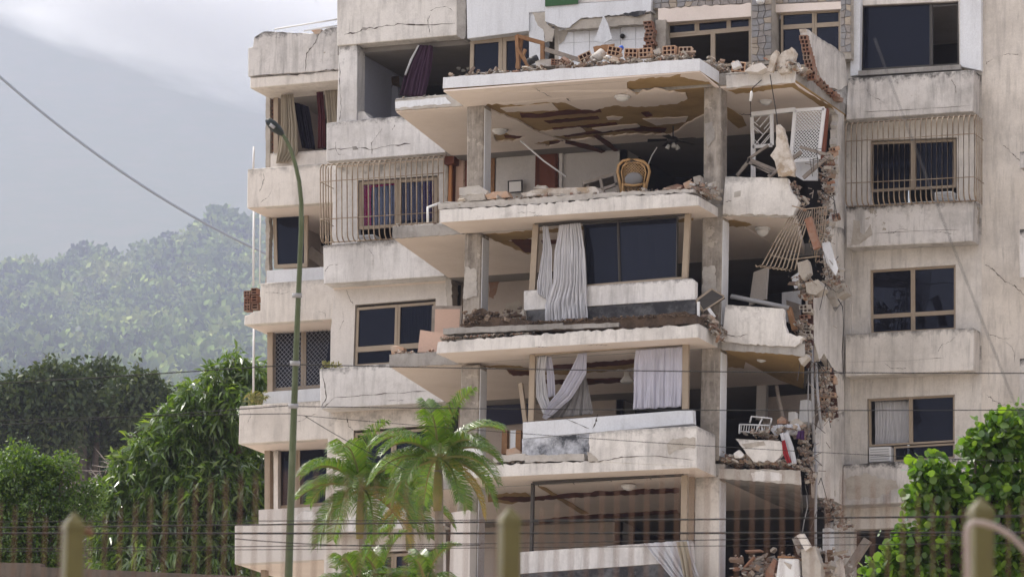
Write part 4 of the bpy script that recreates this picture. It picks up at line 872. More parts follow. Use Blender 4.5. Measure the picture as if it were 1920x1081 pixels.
box('room_wall', -7.0, 1.7, 8.2, 8.35, ZS[0]+.275, ZS[0]+2.6, 'room_dark', B)
crack([(1372, 97), (1390, 92), (1404, 100)], YT+3, 1, B) if False else None

# --- burglar grilles: rounded cages of thin bars
def grille(x0, x1, ytl, ytr, ybl, ybr, Yf, Yb, n, sides, hl, mat='iron_grille'):
    g = bpy.data.objects.new('window_grille', None); COL.objects.link(g); g.parent = B
    A, Bq = py_((x0, ytl), Yf), py_((x1, ytr), Yf); Cq, D = py_((x1, ybr), Yf), py_((x0, ybl), Yf); R = .17; dep = Yb-Yf
    def bar(top, bot):
        h = top.z-bot.z; P = []
        for a in range(5): th = a/4*math.pi/2; P.append(top + Vector((0, R*(1-math.sin(th)), -R*(1-math.cos(th)))))
        for a in range(5): th = a/4*math.pi/2; P.append(bot + Vector((0, R*(1-math.cos(th)), R*(1-math.sin(th)))))
        return P
    for i in range(n+1):
        s = i/n; tube('bar', bar(A.lerp(Bq, s), D.lerp(Cq, s)), .0155, mat, g, 5)
    ns = 5
    for end, (tp, bt) in (('l', (A, D)), ('r', (Bq, Cq))):
        if end not in sides: continue
        for k in range(1, ns):
            o = Vector((0, dep*k/ns, 0)); sx = R*.6*(1 if end == 'r' else -1)*0
            tube('bar', [tp+o+Vector((0, 0, 0)), tp+o+Vector((0, 0, -.1)), bt+o+Vector((0, 0, .1)), bt+o], .0155, mat, g, 5)
    for f in hl:
        a, b_ = A.lerp(D, f), Bq.lerp(Cq, f); P = [a+Vector((0, -.015, 0)), b_+Vector((0, -.015, 0))]
        if 'l' in sides: P = [a+Vector((0, dep, 0))]+P
        if 'r' in sides: P = P+[b_+Vector((0, dep, 0))]
        tube('rail', P, .011, mat, g, 5)
    for a, b_, zz in ((A, Bq, -.01), (D, Cq, .01)): tube('rail', [a+Vector((0, R, zz)), b_+Vector((0, R, zz))], .014, mat, g, 5)
grille(601, 832, 306, 288, 453, 440, YL-.22, YL+.5, 23, 'l', (.24, .72))
grille(1586, 1827, 228, 212, 385, 374, YS-.22, YS+.45, 24, 'r', (.24, .74))
# lower storeys and base, mostly below the picture
box('lower_wall', -7.3, 1.7, .6, 9, 6, ZS[4]-.8, 'plaster_cream', B); box('lower_wall', -10.8, -7.35, 4.9, 9, 6, ZS[4]-.9, 'plaster_cream', B)
box('lower_wall', 1.75, 9, YW+.05, 9, 6, ZS[4]-.5, 'plaster_cream', B); box('lower_wall', -15.6, -10.85, YLL+.4, 14, 6, ZS[4]-.2, 'plaster_cream', B)

# hairline cracks in the render
rc = random.Random(77)
for (x0, x1, y0, y1, Y) in ((640, 850, 5, 70, YL), (615, 740, 235, 290, YL), (610, 730, 465, 520, YL), (605, 800, 700, 750, YL), (480, 600, 325, 380, YLL), (470, 610, 545, 600, YLL), (455, 600, 765, 820, YLL), (1600, 1820, 390, 450, YS), (1600, 1820, 630, 690, YS), (1595, 1820, 150, 200, YS), (1850, 1910, 60, 240, YW-.012), (1850, 1910, 560, 700, YW-.012), (840, 1290, 646, 650, YB), (850, 1290, 398, 404, YB)):
    for k in range(2):
        x, y = rc.uniform(x0, x1), rc.uniform(y0, y1); P = [(x, y)]; a = rc.uniform(0, 6.28)
        for _ in range(3): a += rc.uniform(-.7, .7); x = min(x1, max(x0, x+math.cos(a)*16)); y = min(y1, max(y0, y+math.sin(a)*14)); P.append((x, y))
        crack(P, Y, .55, B, seed=rc.randint(0, 999), n=5, amp=1)
# ------------------------------------------------------------------ things in and on the building
def thing(o, label, cat, group=None): return tag(o, label, cat, group)
def curtain(mat, rows, Y, folds, amp, label, seed=1, nu=50, nv=20, **kw):
    return thing(grid_cloth('curtain', mat, rows, Y, folds, amp, nu, nv, None, seed, **kw), label, 'curtain')
curtain('cloth_purple', [((786, 84), (811, 86)), ((772, 112), (811, 105)), ((760, 145), (807, 130)), ((752, 180), (797, 182))], YL+.25, 3, .06, 'dark purple curtain tied in the open top-floor room left of the terrace', 1)
curtain('cloth_white', [((783, 85), (787, 85)), ((768, 112), (774, 110)), ((758, 140), (761, 142))], YL+.18, 1, .02, 'narrow white lining strip on the edge of the purple curtain', 2, nu=8)
curtain('cloth_cream', [((527, 178), (551, 177)), ((527, 230), (558, 235)), ((520, 285), (560, 288)), ((517, 306), (542, 305))], YQ-.45, 5, .05, 'long cream curtain hanging over the sill under the far-left roof', 3)
curtain('cloth_black', [((551, 192), (579, 200)), ((558, 230), (585, 235)), ((567, 278), (593, 281))], YQ-.2, 4, .05, 'black curtain slanting beside the long cream curtain', 4)
curtain('cloth_maroon', [((593, 170), (606, 170)), ((596, 220), (611, 218)), ((595, 279), (613, 277))], YQ-.25, 3, .04, 'narrow maroon curtain in the far-left top opening', 5)
curtain('cloth_cream', [((609, 171), (634, 168)), ((613, 220), (638, 216)), ((618, 276), (640, 272))], YQ-.3, 4, .04, 'short cream curtain at the right of the far-left top opening', 6)
curtain('cloth_magenta', [((678, 342), (697, 341)), ((680, 380), (695, 380)), ((679, 424), (696, 423))], YLW+.17, 2, .015, 'magenta curtain behind the barred left window', 7, nu=20)
curtain('cloth_magenta', [((678, 341), (744, 336)), ((680, 353), (744, 346))], YLW+.15, 6, .015, 'magenta valance across the top of the barred left window', 8, nv=4)
curtain('cloth_blue', [((697, 343), (742, 340)), ((697, 424), (742, 420))], YLW+.19, 7, .015, 'pale blue curtain behind the barred left window', 9)
curtain('cloth_slate', [((751, 338), (792, 336)), ((751, 415), (792, 410))], YLW+.19, 7, .015, 'grey curtain in the right sash of the barred left window', 10)
curtain('cloth_violet', [((790, 335), (816, 333)), ((792, 410), (818, 408))], YLW+.17, 4, .015, 'violet curtain at the right edge of the barred left window', 11)
curtain('cloth_slate', [((674, 578), (742, 573)), ((674, 650), (742, 645))], YLW+.25, 11, .025, 'slate curtain in the left sash below the barred window', 12)
curtain('cloth_slate', [((749, 572), (810, 568)), ((749, 645), (808, 641))], YLW+.25, 10, .025, 'slate curtain in the right sash below the barred window', 13)
curtain('cloth_white', [((1049, 422), (1088, 418)), ((1040, 470), (1097, 468)), ((1036, 530), (1100, 530)), ((1022, 570), (1100, 568)), ((1022, 604), (1103, 601))], -.70, 8, .045, 'large white curtain with grey stripes hanging over the planter wall', 14, nu=110, nv=40)
for k, yy in enumerate((570, 576, 579)):
    T('hem_stripe', 'cloth_slate', [(1022, yy+.5), (1060, yy), (1101, yy-2), (1101, yy-1), (1060, yy+1.2), (1022, yy+1.7)], -.80, .004, bpy.data.objects['curtain.013']) if False else None
curtain('cloth_white', [((1018, 424), (1028, 424)), ((1018, 470), (1036, 468)), ((1009, 530), (1036, 530)), ((1010, 552), (1030, 565))], -.66, 4, .04, 'thin twisted white curtain left of the large striped one', 15, nu=40, nv=30)
curtain('cloth_grey', [((1160, 412), (1196, 409)), ((1160, 526), (1195, 523))], -.30, 6, .03, 'grey curtain behind the big dark glass pane', 16)
curtain('cloth_grey', [((1212, 408), (1220, 407)), ((1222, 521), (1234, 520))], -.30, 2, .03, 'narrow slanting grey curtain behind the big dark glass pane', 17, nu=16)
curtain('cloth_white', [((1008, 668), (1026, 666)), ((1004, 705), (1022, 700)), ((1006, 745), (1026, 738)), ((1019, 778), (1036, 770))], -.5, 4, .04, 'white curtain swept down the left post of the third opening', 18, nu=40, nv=26)
curtain('cloth_lilac', [((1022, 668), (1034, 668)), ((1026, 705), (1040, 704)), ((1028, 745), (1042, 742))], -.45, 3, .03, 'lilac inner curtain beside the left post of the third opening', 19, nu=30)
curtain('cloth_lilac', [((1084, 663), (1100, 661)), ((1072, 690), (1099, 700)), ((1050, 730), (1070, 746)), ((1030, 755), (1040, 772)), ((1018, 783), (1024, 786))], -.58, 4, .05, 'lilac curtain pulled diagonally across the third opening', 20, nu=40, nv=30)
curtain('cloth_grey', [((1082, 705), (1098, 700)), ((1060, 745), (1106, 740)), ((1030, 784), (1113, 775))], -.35, 4, .03, 'sheer grey curtain behind the diagonal lilac one', 21)
curtain('cloth_lilac', [((1192, 656), (1279, 650)), ((1188, 690), (1280, 690)), ((1187, 767), (1277, 762))], -.55, 7, .035, 'wide pale lilac curtain at the right of the third opening', 22, nu=90, nv=30)
curtain('cloth_white', [((1208, 1018), (1290, 1012)), ((1225, 1040), (1296, 1035)), ((1262, 1085), (1310, 1080))], -.72, 5, .05, 'white sheet draped over the lowest balcony parapet', 23)
curtain('cloth_cream', [((1268, 1015), (1288, 1013)), ((1276, 1050), (1296, 1050)), ((1284, 1095), (1302, 1092))], -.82, 2, .04, 'beige towel over the right end of the lowest parapet', 24, nu=24)
curtain('cloth_grey', [((1663, 270), (1710, 268)), ((1663, 352), (1710, 350))], YW+.35, 7, .03, 'grey curtain in the left sash of the barred right window', 25)
curtain('cloth_slate', [((1716, 267), (1788, 264)), ((1716, 350), (1788, 346))], YW+.35, 10, .03, 'slate curtain in the right sash of the barred right window', 26)
curtain('cloth_white', [((1641, 752), (1706, 750)), ((1641, 834), (1706, 832))], YW+.3, 11, .03, 'whitish pleated curtain in the lowest right-wing window', 27)
curtain('cloth_slate', [((1710, 748), (1786, 745)), ((1710, 832), (1786, 828))], YW+.3, 11, .03, 'slate pleated curtain in the lowest right-wing window', 28)
curtain('cloth_blue', [((1683, 553), (1696, 552)), ((1672, 590), (1690, 588)), ((1668, 618), (1680, 616))], YW+.5, 2, .03, 'pale blue cloth hanging inside the plain right-wing window', 29, nu=16)

# ceiling lamps, fans, pendant
def ceil_lamp(px, py, lvl, rad, label, dome=.07):
    p = pz_((px, py), ZS[lvl]-.045); e = empty('ceiling_lamp', p, label, 'lamp', 'round ceiling lamps under the floors')
    put(tube('rim', [p+Vector((0, 0, .012)), p+Vector((0, 0, -.03))], rad, 'frame_white', None, 20), e)
    put(tube('shade', [p+Vector((0, 0, -.03)), p+Vector((0, 0, -.03-dome*.6)), p+Vector((0, 0, -.03-dome))], [rad*.85, rad*.7, rad*.25], 'white_plastic', None, 20), e)
ceil_lamp(1167, 181, 0, .17, 'white round ceiling lamp beside the brown peeled patch')
ceil_lamp(937, 244, 0, .17, 'white round ceiling lamp beside the left column of the top storey')
ceil_lamp(1436, 189, 0, .13, 'white round ceiling lamp under the top right corner slab')
ceil_lamp(1430, 428, 1, .16, 'white domed ceiling lamp above the hanging grille', .14)
ceil_lamp(1428, 670, 2, .13, 'white ceiling lamp under the cracked right corner, third floor down')
ceil_lamp(1179, 910, 3, .16, 'white round ceiling lamp over the lowest opening')
def fan(p, size, label, seed=0):
    r = random.Random(seed); e = empty('ceiling_fan', p, label, 'ceiling fan', 'ceiling fans'); 
    put(tube('rod', [p+Vector((0, 0, size*.55)), p], size*.03, 'black_plastic'), e)
    put(tube('motor', [p+Vector((0, 0, .07)), p+Vector((0, 0, .03)), p+Vector((0, 0, -.05)), p+Vector((0, 0, -.08))], [.05, .11, .11, .05], 'black_plastic', None, 12), e)
    for k in range(5):
        a = k*2*math.pi/5+seed; d = Vector((math.cos(a), math.sin(a), -.06)); s = Vector((-math.sin(a), math.cos(a), .15))
        put(boxes('blade', [([p+d*.12-s*.05, p+d*size-s*.075, p+d*size+s*.075, p+d*.12+s*.05], (0, 0, .012))], 'black_plastic'), e)
    for k in range(3):
        a = k*2.1+seed; q = p+Vector((math.cos(a)*.09, math.sin(a)*.09, -.1)); put(tube('lamp_shade', [q, q+Vector((math.cos(a)*.05, math.sin(a)*.05, -.09))], [.03, .055], 'white_plastic', None, 8), e)
fan(py_((1262, 262), 3.0), .55, 'black ceiling fan with lamps above the wicker chair', 1)
fan(py_((869, 116), 6.8), .55, 'dark ceiling fan inside the open top-left room', 2)
fan(py_((932, 486), 4.2), .28, 'small ceiling fan behind the left column, second storey', 3)
p = py_((1176, 664), 2.0); e = empty('pendant_lamp', p, 'white glass pendant lamp hanging left of the wide lilac curtain', 'lamp')
put(tube('cord', [p, p+Vector((0, 0, -.4))], .008, 'black_plastic'), e); put(tube('shade', [p+Vector((0, 0, -.38)), p+Vector((0, 0, -.48)), p+Vector((0, 0, -.58)), p+Vector((0, 0, -.62))], [.05, .07, .15, .10], 'white_plastic', None, 12), e)

# wicker armchair with cushion
YCH = .15
cb = py_((1188, 362), YCH); e = empty('wicker_chair', cb, 'round-backed wicker armchair with a cushion on the broken floor', 'chair')
def cp(x, y, d=0): return py_((x, y), YCH+d)
arc = [(1166, 362), (1162, 340), (1158, 322), (1160, 310), (1168, 302), (1180, 299), (1192, 299), (1206, 303), (1215, 311), (1218, 322), (1213, 342), (1209, 362)]
put(tube('back_frame', [cp(*p) for p in arc], .032, 'wicker', None, 7), e)
arc2 = [(1171, 362), (1168, 340), (1165, 322), (1168, 312), (1176, 306), (1188, 304), (1202, 307), (1209, 314), (1211, 324), (1207, 342), (1204, 362)]
put(tube('inner_hoop', [cp(*p, -.05) for p in arc2], .014, 'wicker', None, 6), e)
V = []; F = []
def slat(a, b):
    P = bar3(a, b, .012, .01); k = len(V); V.extend(P[0]+vadd(P[0], P[1])); F.extend([[i+k for i in f] for f in BOXF])
for k in range(-10, 12):
    for sg in (1, -1):
        pts = []
        for s in np.linspace(0, 1, 30):
            x = 1188+k*5.2+sg*(s-.5)*58; y = 303+s*58
            half = 26 if y > 318 else 26*math.sqrt(max(0, 1-((318-y)/19)**2))
            half = min(half, 26 - (y-330)*.12 if y > 330 else 26)
            if abs(x-1188) < half*.9 and y < 360: pts.append((x, y))
        if len(pts) > 2: slat(cp(*pts[0], -.02), cp(*pts[-1], -.02))
put(obj('wicker_weave', V, F, 'wicker'), e)
put(tube('seat_rail', [cp(1168, 346, -.1), cp(1188, 348, -.3), cp(1209, 345, -.1)], .03, 'wicker', None, 7), e)
for x in (1168, 1208): put(tube('leg', [cp(x, 344, -.2), cp(x+(-1 if x < 1188 else 1), 368, -.2)], .022, 'wicker', None, 6), e)
bmc = bmesh.new(); bmesh.ops.create_uvsphere(bmc, u_segments=14, v_segments=9, radius=1); me = bpy.data.meshes.new('cushion'); bmc.to_mesh(me); bmc.free(); me.materials.append(MATS['cloth_grey'])
me.polygons.foreach_set('use_smooth', [True]*len(me.polygons)); o = bpy.data.objects.new('cushion', me); COL.objects.link(o); c0 = cp(1188, 336, -.13)
o.matrix_world = Matrix.Translation(c0) @ Matrix.Diagonal((.2, .09, .15, 1)); o.parent = e; o.matrix_parent_inverse = Matrix.Translation(e.location).inverted()
# overturned table beside it
e = empty('overturned_table', py_((1130, 360), .6), 'dark wooden table tipped over left of the wicker chair', 'table')
put(boxes('top', [bar3(py_((1093, 343), .6), py_((1158, 324), .9), .08, .5)], 'wood_grey'), e)
for a, b in (((1152, 326), (1160, 362)), ((1120, 358), (1158, 344)), ((1100, 345), (1108, 366)), ((1125, 334), (1131, 362))): put(boxes('leg', [bar3(py_(a, .7), py_(b, .7), .06)], 'wood_grey'), e)
# framed picture
e = empty('framed_picture', py_((965, 357), 4.8), 'small black-framed white picture leaning on the white wall', 'picture')
put(T('frame', 'black_plastic', [(952, 339), (979, 337), (979, 360), (952, 362)], 4.78, .03), e); put(T('print', 'white_plastic', [(954.5, 341), (977, 339.5), (977, 358), (954.5, 360)], 4.77, .006), e)
thing(tube('loose_rod', [py_((976, 264), 1.2), py_((1020, 302), 1.2), py_((1061, 331), 1.2)], .02, 'frame_white'), 'white rod hanging slantwise in front of the brown door', 'rod')
thing(tube('white_string', [py_((1232, 276), 2.2), py_((1222, 292), 2.2), py_((1215, 310), 2.2)], .012, 'frame_white'), 'thin white cord beside the black ceiling fan', 'cord')
# white bent tube on the second slab corner
thing(tube('bent_tube', [py_((802, 417), -.3), py_((802, 389), -.3), py_((824, 381), -.1), py_((832, 392), -.1)], .03, 'frame_white', None, 8), 'white bent metal tube standing on the second slab corner', 'tube')
# things leaning at the third slab corner
e = empty('framed_board', py_((840, 640), .5), 'brown-framed pale panel standing behind the third slab corner', 'panel')
put(T('frame', 'wood_grey', [(810, 573), (867, 573), (863, 636), (808, 640)], 1.0, .05), e); put(T('inset', 'card_pink', [(816, 579), (863, 579), (860, 634), (814, 638)], .995, .006), e)
thing(T('pink_board', 'card_pink', [(788, 618), (833, 625), (822, 660), (783, 660)], .25, .03), 'pinkish board leaning at the third slab corner', 'board')
thing(chunk('concrete_chunk', 'brick_pale', [(732, 650), (742, 647), (757, 651), (758, 661), (734, 664)], .1, .2, 3), 'orange and white lump on the tip of the third slab', 'rubble chunk')
# terrace: door frame, planks, bricks, chunks
e = empty('door_frame', py_((990, 130), -.4), 'broken wooden door frame standing on the top terrace', 'door frame')
for nm, a, b, w, Y, Y2 in (('post', (968, 66), (971, 129), .07, -.5, -.5), ('post', (976, 70), (969, 128), .08, -.42, -.42), ('lintel', (968, 67), (1020, 81), .08, -.5, -.3), ('post', (1016, 79), (1016, 112), .08, -.3, -.3), ('brace', (969, 90), (989, 125), .05, -.6, -.5), ('brace', (984, 92), (980, 104), .06, -.55, -.55), ('brace', (980, 104), (992, 127), .05, -.55, -.55)):
    put(beam(nm, 'wood', a, b, Y, w, None, Y2), e)
thing(beam('plank', 'wood_grey', (1022, 92), (1092, 114), -.35, .09), 'grey plank sloping down from the broken door frame', 'plank')
thing(tube('black_tray', [py_((990, 117), -.7), py_((1008, 109), -.6)], .08, 'black_plastic', None, 10), 'black bent tray lying at the foot of the door frame', 'tray')
for k, (x, y, rt, lb) in enumerate(((1098, 108, (.2, -.45, .3), 'hollow brick tipped up at the end of the grey plank'), (1152, 97, (.1, .22, .2), 'hollow brick on top of the terrace rubble beside the blue ball'), (1184, 101, (0, .05, .15), 'hollow brick right below the blue ball, first of the row'), (1211, 100, (0, -.03, .1), 'hollow brick in the middle of the terrace row'), (1256, 96, (0, 0, .05), 'clean hollow brick before the stone-clad windows'), (1286, 98, (0, .02, .1), 'hollow brick at the right end of the terrace row'), (1385, 125, (.3, .1, .3), 'hollow brick by the top of the right column'), (1042, 117, (.1, .05, .4), 'dark hollow brick lying flat under the plank'), (1060, 116, (.5, .6, .2), 'small tilted hollow brick left of the tipped one'))):
    brick(x, y, -.8 if k != 6 else -.2, rt, 'brick_pale' if k not in (7, 8) else 'brick', None, lb, 3, 2, L=.28 if k < 7 else .2, H=.2 if k < 7 else .12, group='loose hollow bricks on the terrace')
thing(tube('rolled_tin', [py_((1112, 114), -.85), py_((1131, 99), -.7)], .11, 'concrete_light', None, 12), 'pale cylinder lying between the bricks on the terrace', 'cylinder')
thing(T('yellow_sheet', 'wood', ragpoly([(1112, 88), (1130, 84), (1152, 82), (1150, 92), (1128, 101), (1114, 98)], 1, 6), -.5, .03), 'bent ochre sheet behind the bricks on the terrace', 'sheet')
def ball(name, p, rad, mat, label, cat):
    b = bmesh.new(); bmesh.ops.create_icosphere(b, subdivisions=2, radius=rad); me = bpy.data.meshes.new(name); b.to_mesh(me); b.free(); me.materials.append(MATS[mat]); me.polygons.foreach_set('use_smooth', [True]*len(me.polygons))
    o = bpy.data.objects.new(name, me); COL.objects.link(o); o.location = p; return thing(o, label, cat)
ball('ball', py_((1165, 90), -.6), .055, 'blue_plastic', 'small bright blue ball on the terrace rubble', 'ball')
e = empty('wall_fan', py_((1167, 68), YT+.2), 'dark round vent on the tiled terrace wall', 'vent'); put(tube('ring', [py_((1167, 68), YT+.28), py_((1167, 68), YT+.22)], .055, 'black_plastic', None, 12), e)
e = empty('toy_wheel', py_((1139, 110), -.9), 'white wheel lying among green weeds on the terrace', 'wheel'); put(tube('tyre', [py_((1139, 109), -.95), py_((1141, 110), -.85)], .065, 'white_plastic', None, 14), e); put(tube('hub', [py_((1139, 109), -.97), py_((1139, 109), -.94)], .035, 'metal_grey', None, 10), e)
CH = [('fragment', [(1439, 134), (1446, 104), (1455, 94), (1460, 97), (1454, 118), (1447, 136)], -.35, .12, 'upright white plaster slab fragment at the terrace corner'),
      ('fragment', [(1460, 106), (1472, 96), (1485, 89), (1490, 98), (1484, 120), (1478, 134), (1460, 138), (1455, 122)], -.25, .25, 'rough beige lump leaning right of the white fragment'),
      ('plaster_white', [(1482, 118), (1492, 118), (1500, 130), (1486, 132)], -.2, .2, 'small white fragment at the foot of the broken flank wall'),
      ('plaster_clean', [(1396, 134), (1410, 122), (1428, 118), (1436, 128), (1420, 136)], -.3, .3, 'flat beige slab piece left of the white fragment'),
      ('plaster_white', [(1370, 118), (1384, 113), (1388, 124), (1374, 130)], -.4, .2, 'white block behind the brick at the column top'),
      ('concrete_light', [(1003, 116), (1024, 111), (1042, 112), (1040, 124), (1006, 126)], -.8, .25, 'grey concrete lump at the foot of the door frame'),
      ('mortar', [(1225, 95), (1236, 90), (1240, 100), (1228, 103)], -.9, .15, 'orange stone between the bricks of the terrace row'),
      ('fragment', [(1456, 236), (1462, 232), (1468, 240), (1480, 285), (1490, 315), (1487, 329), (1460, 330), (1452, 302), (1445, 292), (1455, 275)], -.3, .18, 'tall plastered wall fragment standing before the lattice shutters'),
      ('concrete_light', [(861, 352), (880, 349), (898, 348), (913, 358), (912, 366), (880, 370), (861, 366)], -.75, .35, 'grey lump at the foot of the left column, second slab'),
      ('mortar', [(861, 369), (880, 364), (907, 362), (910, 374), (862, 379)], -.95, .3, 'beige block under the grey lump on the second slab'),
      ('brick_pale', [(910, 366), (925, 360), (950, 358), (958, 370), (915, 374)], -.9, .3, 'brick and plaster lump right of the beige block'),
      ('fragment', [(978, 362), (1010, 354), (1060, 352), (1118, 350), (1124, 358), (1122, 364), (1060, 367), (980, 368)], -.95, .35, 'long flat piece of plastered wall lying on the second slab'),
      ('mortar', [(1000, 354), (1008, 347), (1024, 348), (1026, 354)], -.8, .15, 'small crumbly lump on the long flat wall piece'),
      ('concrete', [(820, 383), (838, 378), (858, 379), (860, 388), (824, 393)], -1.0, .3, 'grey concrete block at the left tip of the second slab'),
      ('brick', [(1238, 358), (1252, 350), (1270, 345), (1280, 347), (1278, 356), (1250, 360)], -.5, .25, 'orange brick fragment right of the wicker chair'),
      ('brick_pale', [(1281, 344), (1292, 338), (1300, 342), (1296, 352), (1284, 354)], -.6, .2, 'pale brick fragment by the right column, second slab'),
      ('mortar', [(1300, 332), (1313, 329), (1315, 345), (1302, 347)], -.3, .2, 'square mortar block against the right column, second slab'),
      ('mortar', [(1328, 343), (1343, 340), (1344, 362), (1330, 366)], -.4, .2, 'mortar block hanging at the right end of the second slab'),
      ('soil', [(884, 592), (890, 582), (905, 577), (915, 584), (918, 600), (890, 604)], -.8, .3, 'dark earth clod beside the left column on the third slab'),
      ('mortar', [(976, 584), (982, 580), (984, 598), (974, 600)], -.75, .15, 'pale splintered block left of the planter wall'),
      ('brick', [(1508, 412), (1521, 405), (1538, 463), (1526, 468)], -.5, .12, 'orange clay plank hanging in the broken grille'),
      ('tile', [(1542, 456), (1556, 454), (1571, 503), (1567, 516), (1544, 483)], .8, .05, 'white tiled fragment hanging right of the orange plank'),
      ('mortar', [(1495, 492), (1515, 487), (1520, 512), (1506, 526), (1497, 510)], .3, .2, 'cream lump behind the foot of the hanging grille'),
      ('mortar', [(1510, 530), (1534, 524), (1545, 540), (1530, 552), (1512, 548)], .2, .4, 'grey lump under the hanging grille'),
      ('mortar', [(1560, 535), (1582, 530), (1588, 548), (1570, 558)], 2.2, .4, 'dark crumbling lump stuck on the flank wall'),
      ('mortar', [(1497, 672), (1513, 663), (1517, 670), (1503, 684)], .0, .2, 'grey slab shard under the third right corner'),
      ('brick', [(1457, 786), (1466, 780), (1473, 784), (1474, 794), (1457, 794)], .2, .2, 'orange brick lump above the white clothes'),
      ('mortar', [(1481, 790), (1495, 784), (1506, 792), (1500, 802), (1484, 800)], .3, .2, 'beige lump at the right of the clothes heap'),
      ('plaster_white', [(1376, 850), (1386, 842), (1395, 852), (1390, 858), (1378, 858)], -.1, .1, 'small white shard left of the hanging parapet piece')]
for k, (mt, pl, Y, d, lb) in enumerate(CH): chunk('wall_fragment', mt, pl, Y, d, k, lb, 'rubble', None)
# loose small rubble
RB = [((840, 143), (1040, 128), -1.1, .5, 150, .03, .12, .10, 'small grey rubble along the left half of the terrace edge'), ((1040, 126), (1310, 108), -1.1, .6, 260, .03, .14, .16, 'mixed brick and plaster rubble along the right terrace edge'),
      ((1320, 122), (1490, 128), -.3, 1.2, 210, .04, .16, .2, 'rubble heap at the terrace corner by the broken flank wall'), ((745, 188), (840, 179), 0, .6, 50, .03, .10, .05, 'grit on the topmost broken slab corner'),
      ((738, 425), (830, 418), 0, .7, 70, .03, .09, .06, 'grit on the second broken slab corner'), ((828, 386), (1000, 378), -1.05, .6, 190, .03, .12, .12, 'rubble on the left half of the second slab'),
      ((1000, 372), (1310, 358), -1.05, .6, 230, .03, .11, .10, 'rubble on the right half of the second slab'), ((1290, 356), (1345, 366), -1.0, .8, 90, .04, .15, .25, 'rubble heap by the right column, second slab'),
      ((740, 662), (830, 655), 0, .7, 80, .03, .10, .06, 'orange grit on the third broken slab corner'), ((826, 634), (1000, 624), -1.17, .2, 260, .02, .07, .03, 'gravel spilling over the left edge of the third slab'),
      ((1315, 600), (1350, 640), -.6, .7, 110, .04, .14, .3, 'rubble beside the right column, third slab'), ((910, 868), (1100, 860), -1.1, .5, 140, .03, .10, .06, 'rubble on the left of the fourth slab'),
      ((1355, 862), (1500, 872), -.05, .9, 260, .04, .14, .18, 'brick rubble under the hanging parapet piece'), ((1395, 812), (1500, 806), .1, 1.0, 120, .04, .13, .12, 'debris heap behind the hanging parapet piece'),
      ((1360, 1092), (1560, 1085), -.2, 2.0, 300, .06, .22, .7, 'debris heap at the bottom of the cut')]
for k, (a, b, Y0, dY, n, s0, s1, hg, lb) in enumerate(RB): strip_rubble('rubble', 'rubble_mix', a, b, Y0, Y0+dY, int(n*1.7), s0*.6, s1*.8, hg, k, lb)
# broken masonry clinging to the cut edge of the flank wall, floor by floor
def cut_mass(xa, ya, xb, yb, wpx, Ya, Yb, n, seed, label, s1=.16):
    rr = random.Random(seed); pos = []; sz = []
    for i in range(int(n*1.5)):
        t = rr.random(); f = rr.random(); pos.append(py_((xa+(xb-xa)*t+rr.gauss(0, wpx), ya+(yb-ya)*t+rr.gauss(0, 3)), Ya+(Yb-Ya)*f)); sz.append(.015+(s1*.55-.015)*rr.random()**3)
    tag(lumps('broken_masonry', pos, sz, 'rubble_mix', seed, 1.0), label, 'rubble', None, 'stuff')
cut_mass(1552, 285, 1545, 400, 6, .9, 1.6, 170, 1, 'broken masonry along the cut edge beside the lattice shutters')
cut_mass(1485, 345, 1500, 395, 7, .0, .5, 110, 2, 'broken masonry at the torn end of the second right parapet')
cut_mass(1540, 405, 1560, 540, 8, .9, 1.6, 190, 3, 'broken masonry hanging down the cut above the third floor')
cut_mass(1500, 520, 1515, 560, 8, .3, .9, 120, 4, 'broken masonry heap under the hanging grille')
cut_mass(1565, 515, 1582, 552, 5, 2.2, 2.8, 90, 5, 'crumbled masonry stuck on the pilaster by the third floor')
cut_mass(1495, 600, 1512, 665, 6, .2, .7, 120, 6, 'broken masonry at the torn end of the third right parapet')
cut_mass(1540, 690, 1556, 785, 8, 1.2, 2.0, 190, 7, 'broken masonry in the dark hole of the flank wall')
cut_mass(1505, 800, 1520, 905, 6, .3, .9, 190, 8, 'broken masonry down the cut beside the riser pipes')
cut_mass(1545, 935, 1585, 990, 8, 1.8, 2.8, 150, 9, 'broken masonry under the lowest flank wall piece')
# earth of the burst planter on the third slab
T0 = T('planter_soil', 'soil', ragpoly([(862, 608), (885, 602), (910, 596), (950, 594), (985, 600), (1050, 602), (1100, 599), (1170, 595), (1230, 590), (1285, 583), (1306, 590), (1307, 606), (1160, 617), (1050, 620), (870, 622)], [1.5]*12+[1]*3, 6, 2), -1.08, .45)
tag(T0, 'dark earth spilled along the third slab from the burst planter', 'soil', None, 'stuff')
strip_rubble('soil_clods', 'soil_clods', (870, 606), (985, 598), -1.1, -.5, 420, .03, .11, .25, 31, 'clods of earth heaped beside the left column, third slab', 'soil')
strip_rubble('soil_clods', 'soil_clods', (985, 606), (1300, 590), -1.13, -.7, 700, .02, .06, .05, 32, 'fine dark clods scattered before the planter wall', 'soil')
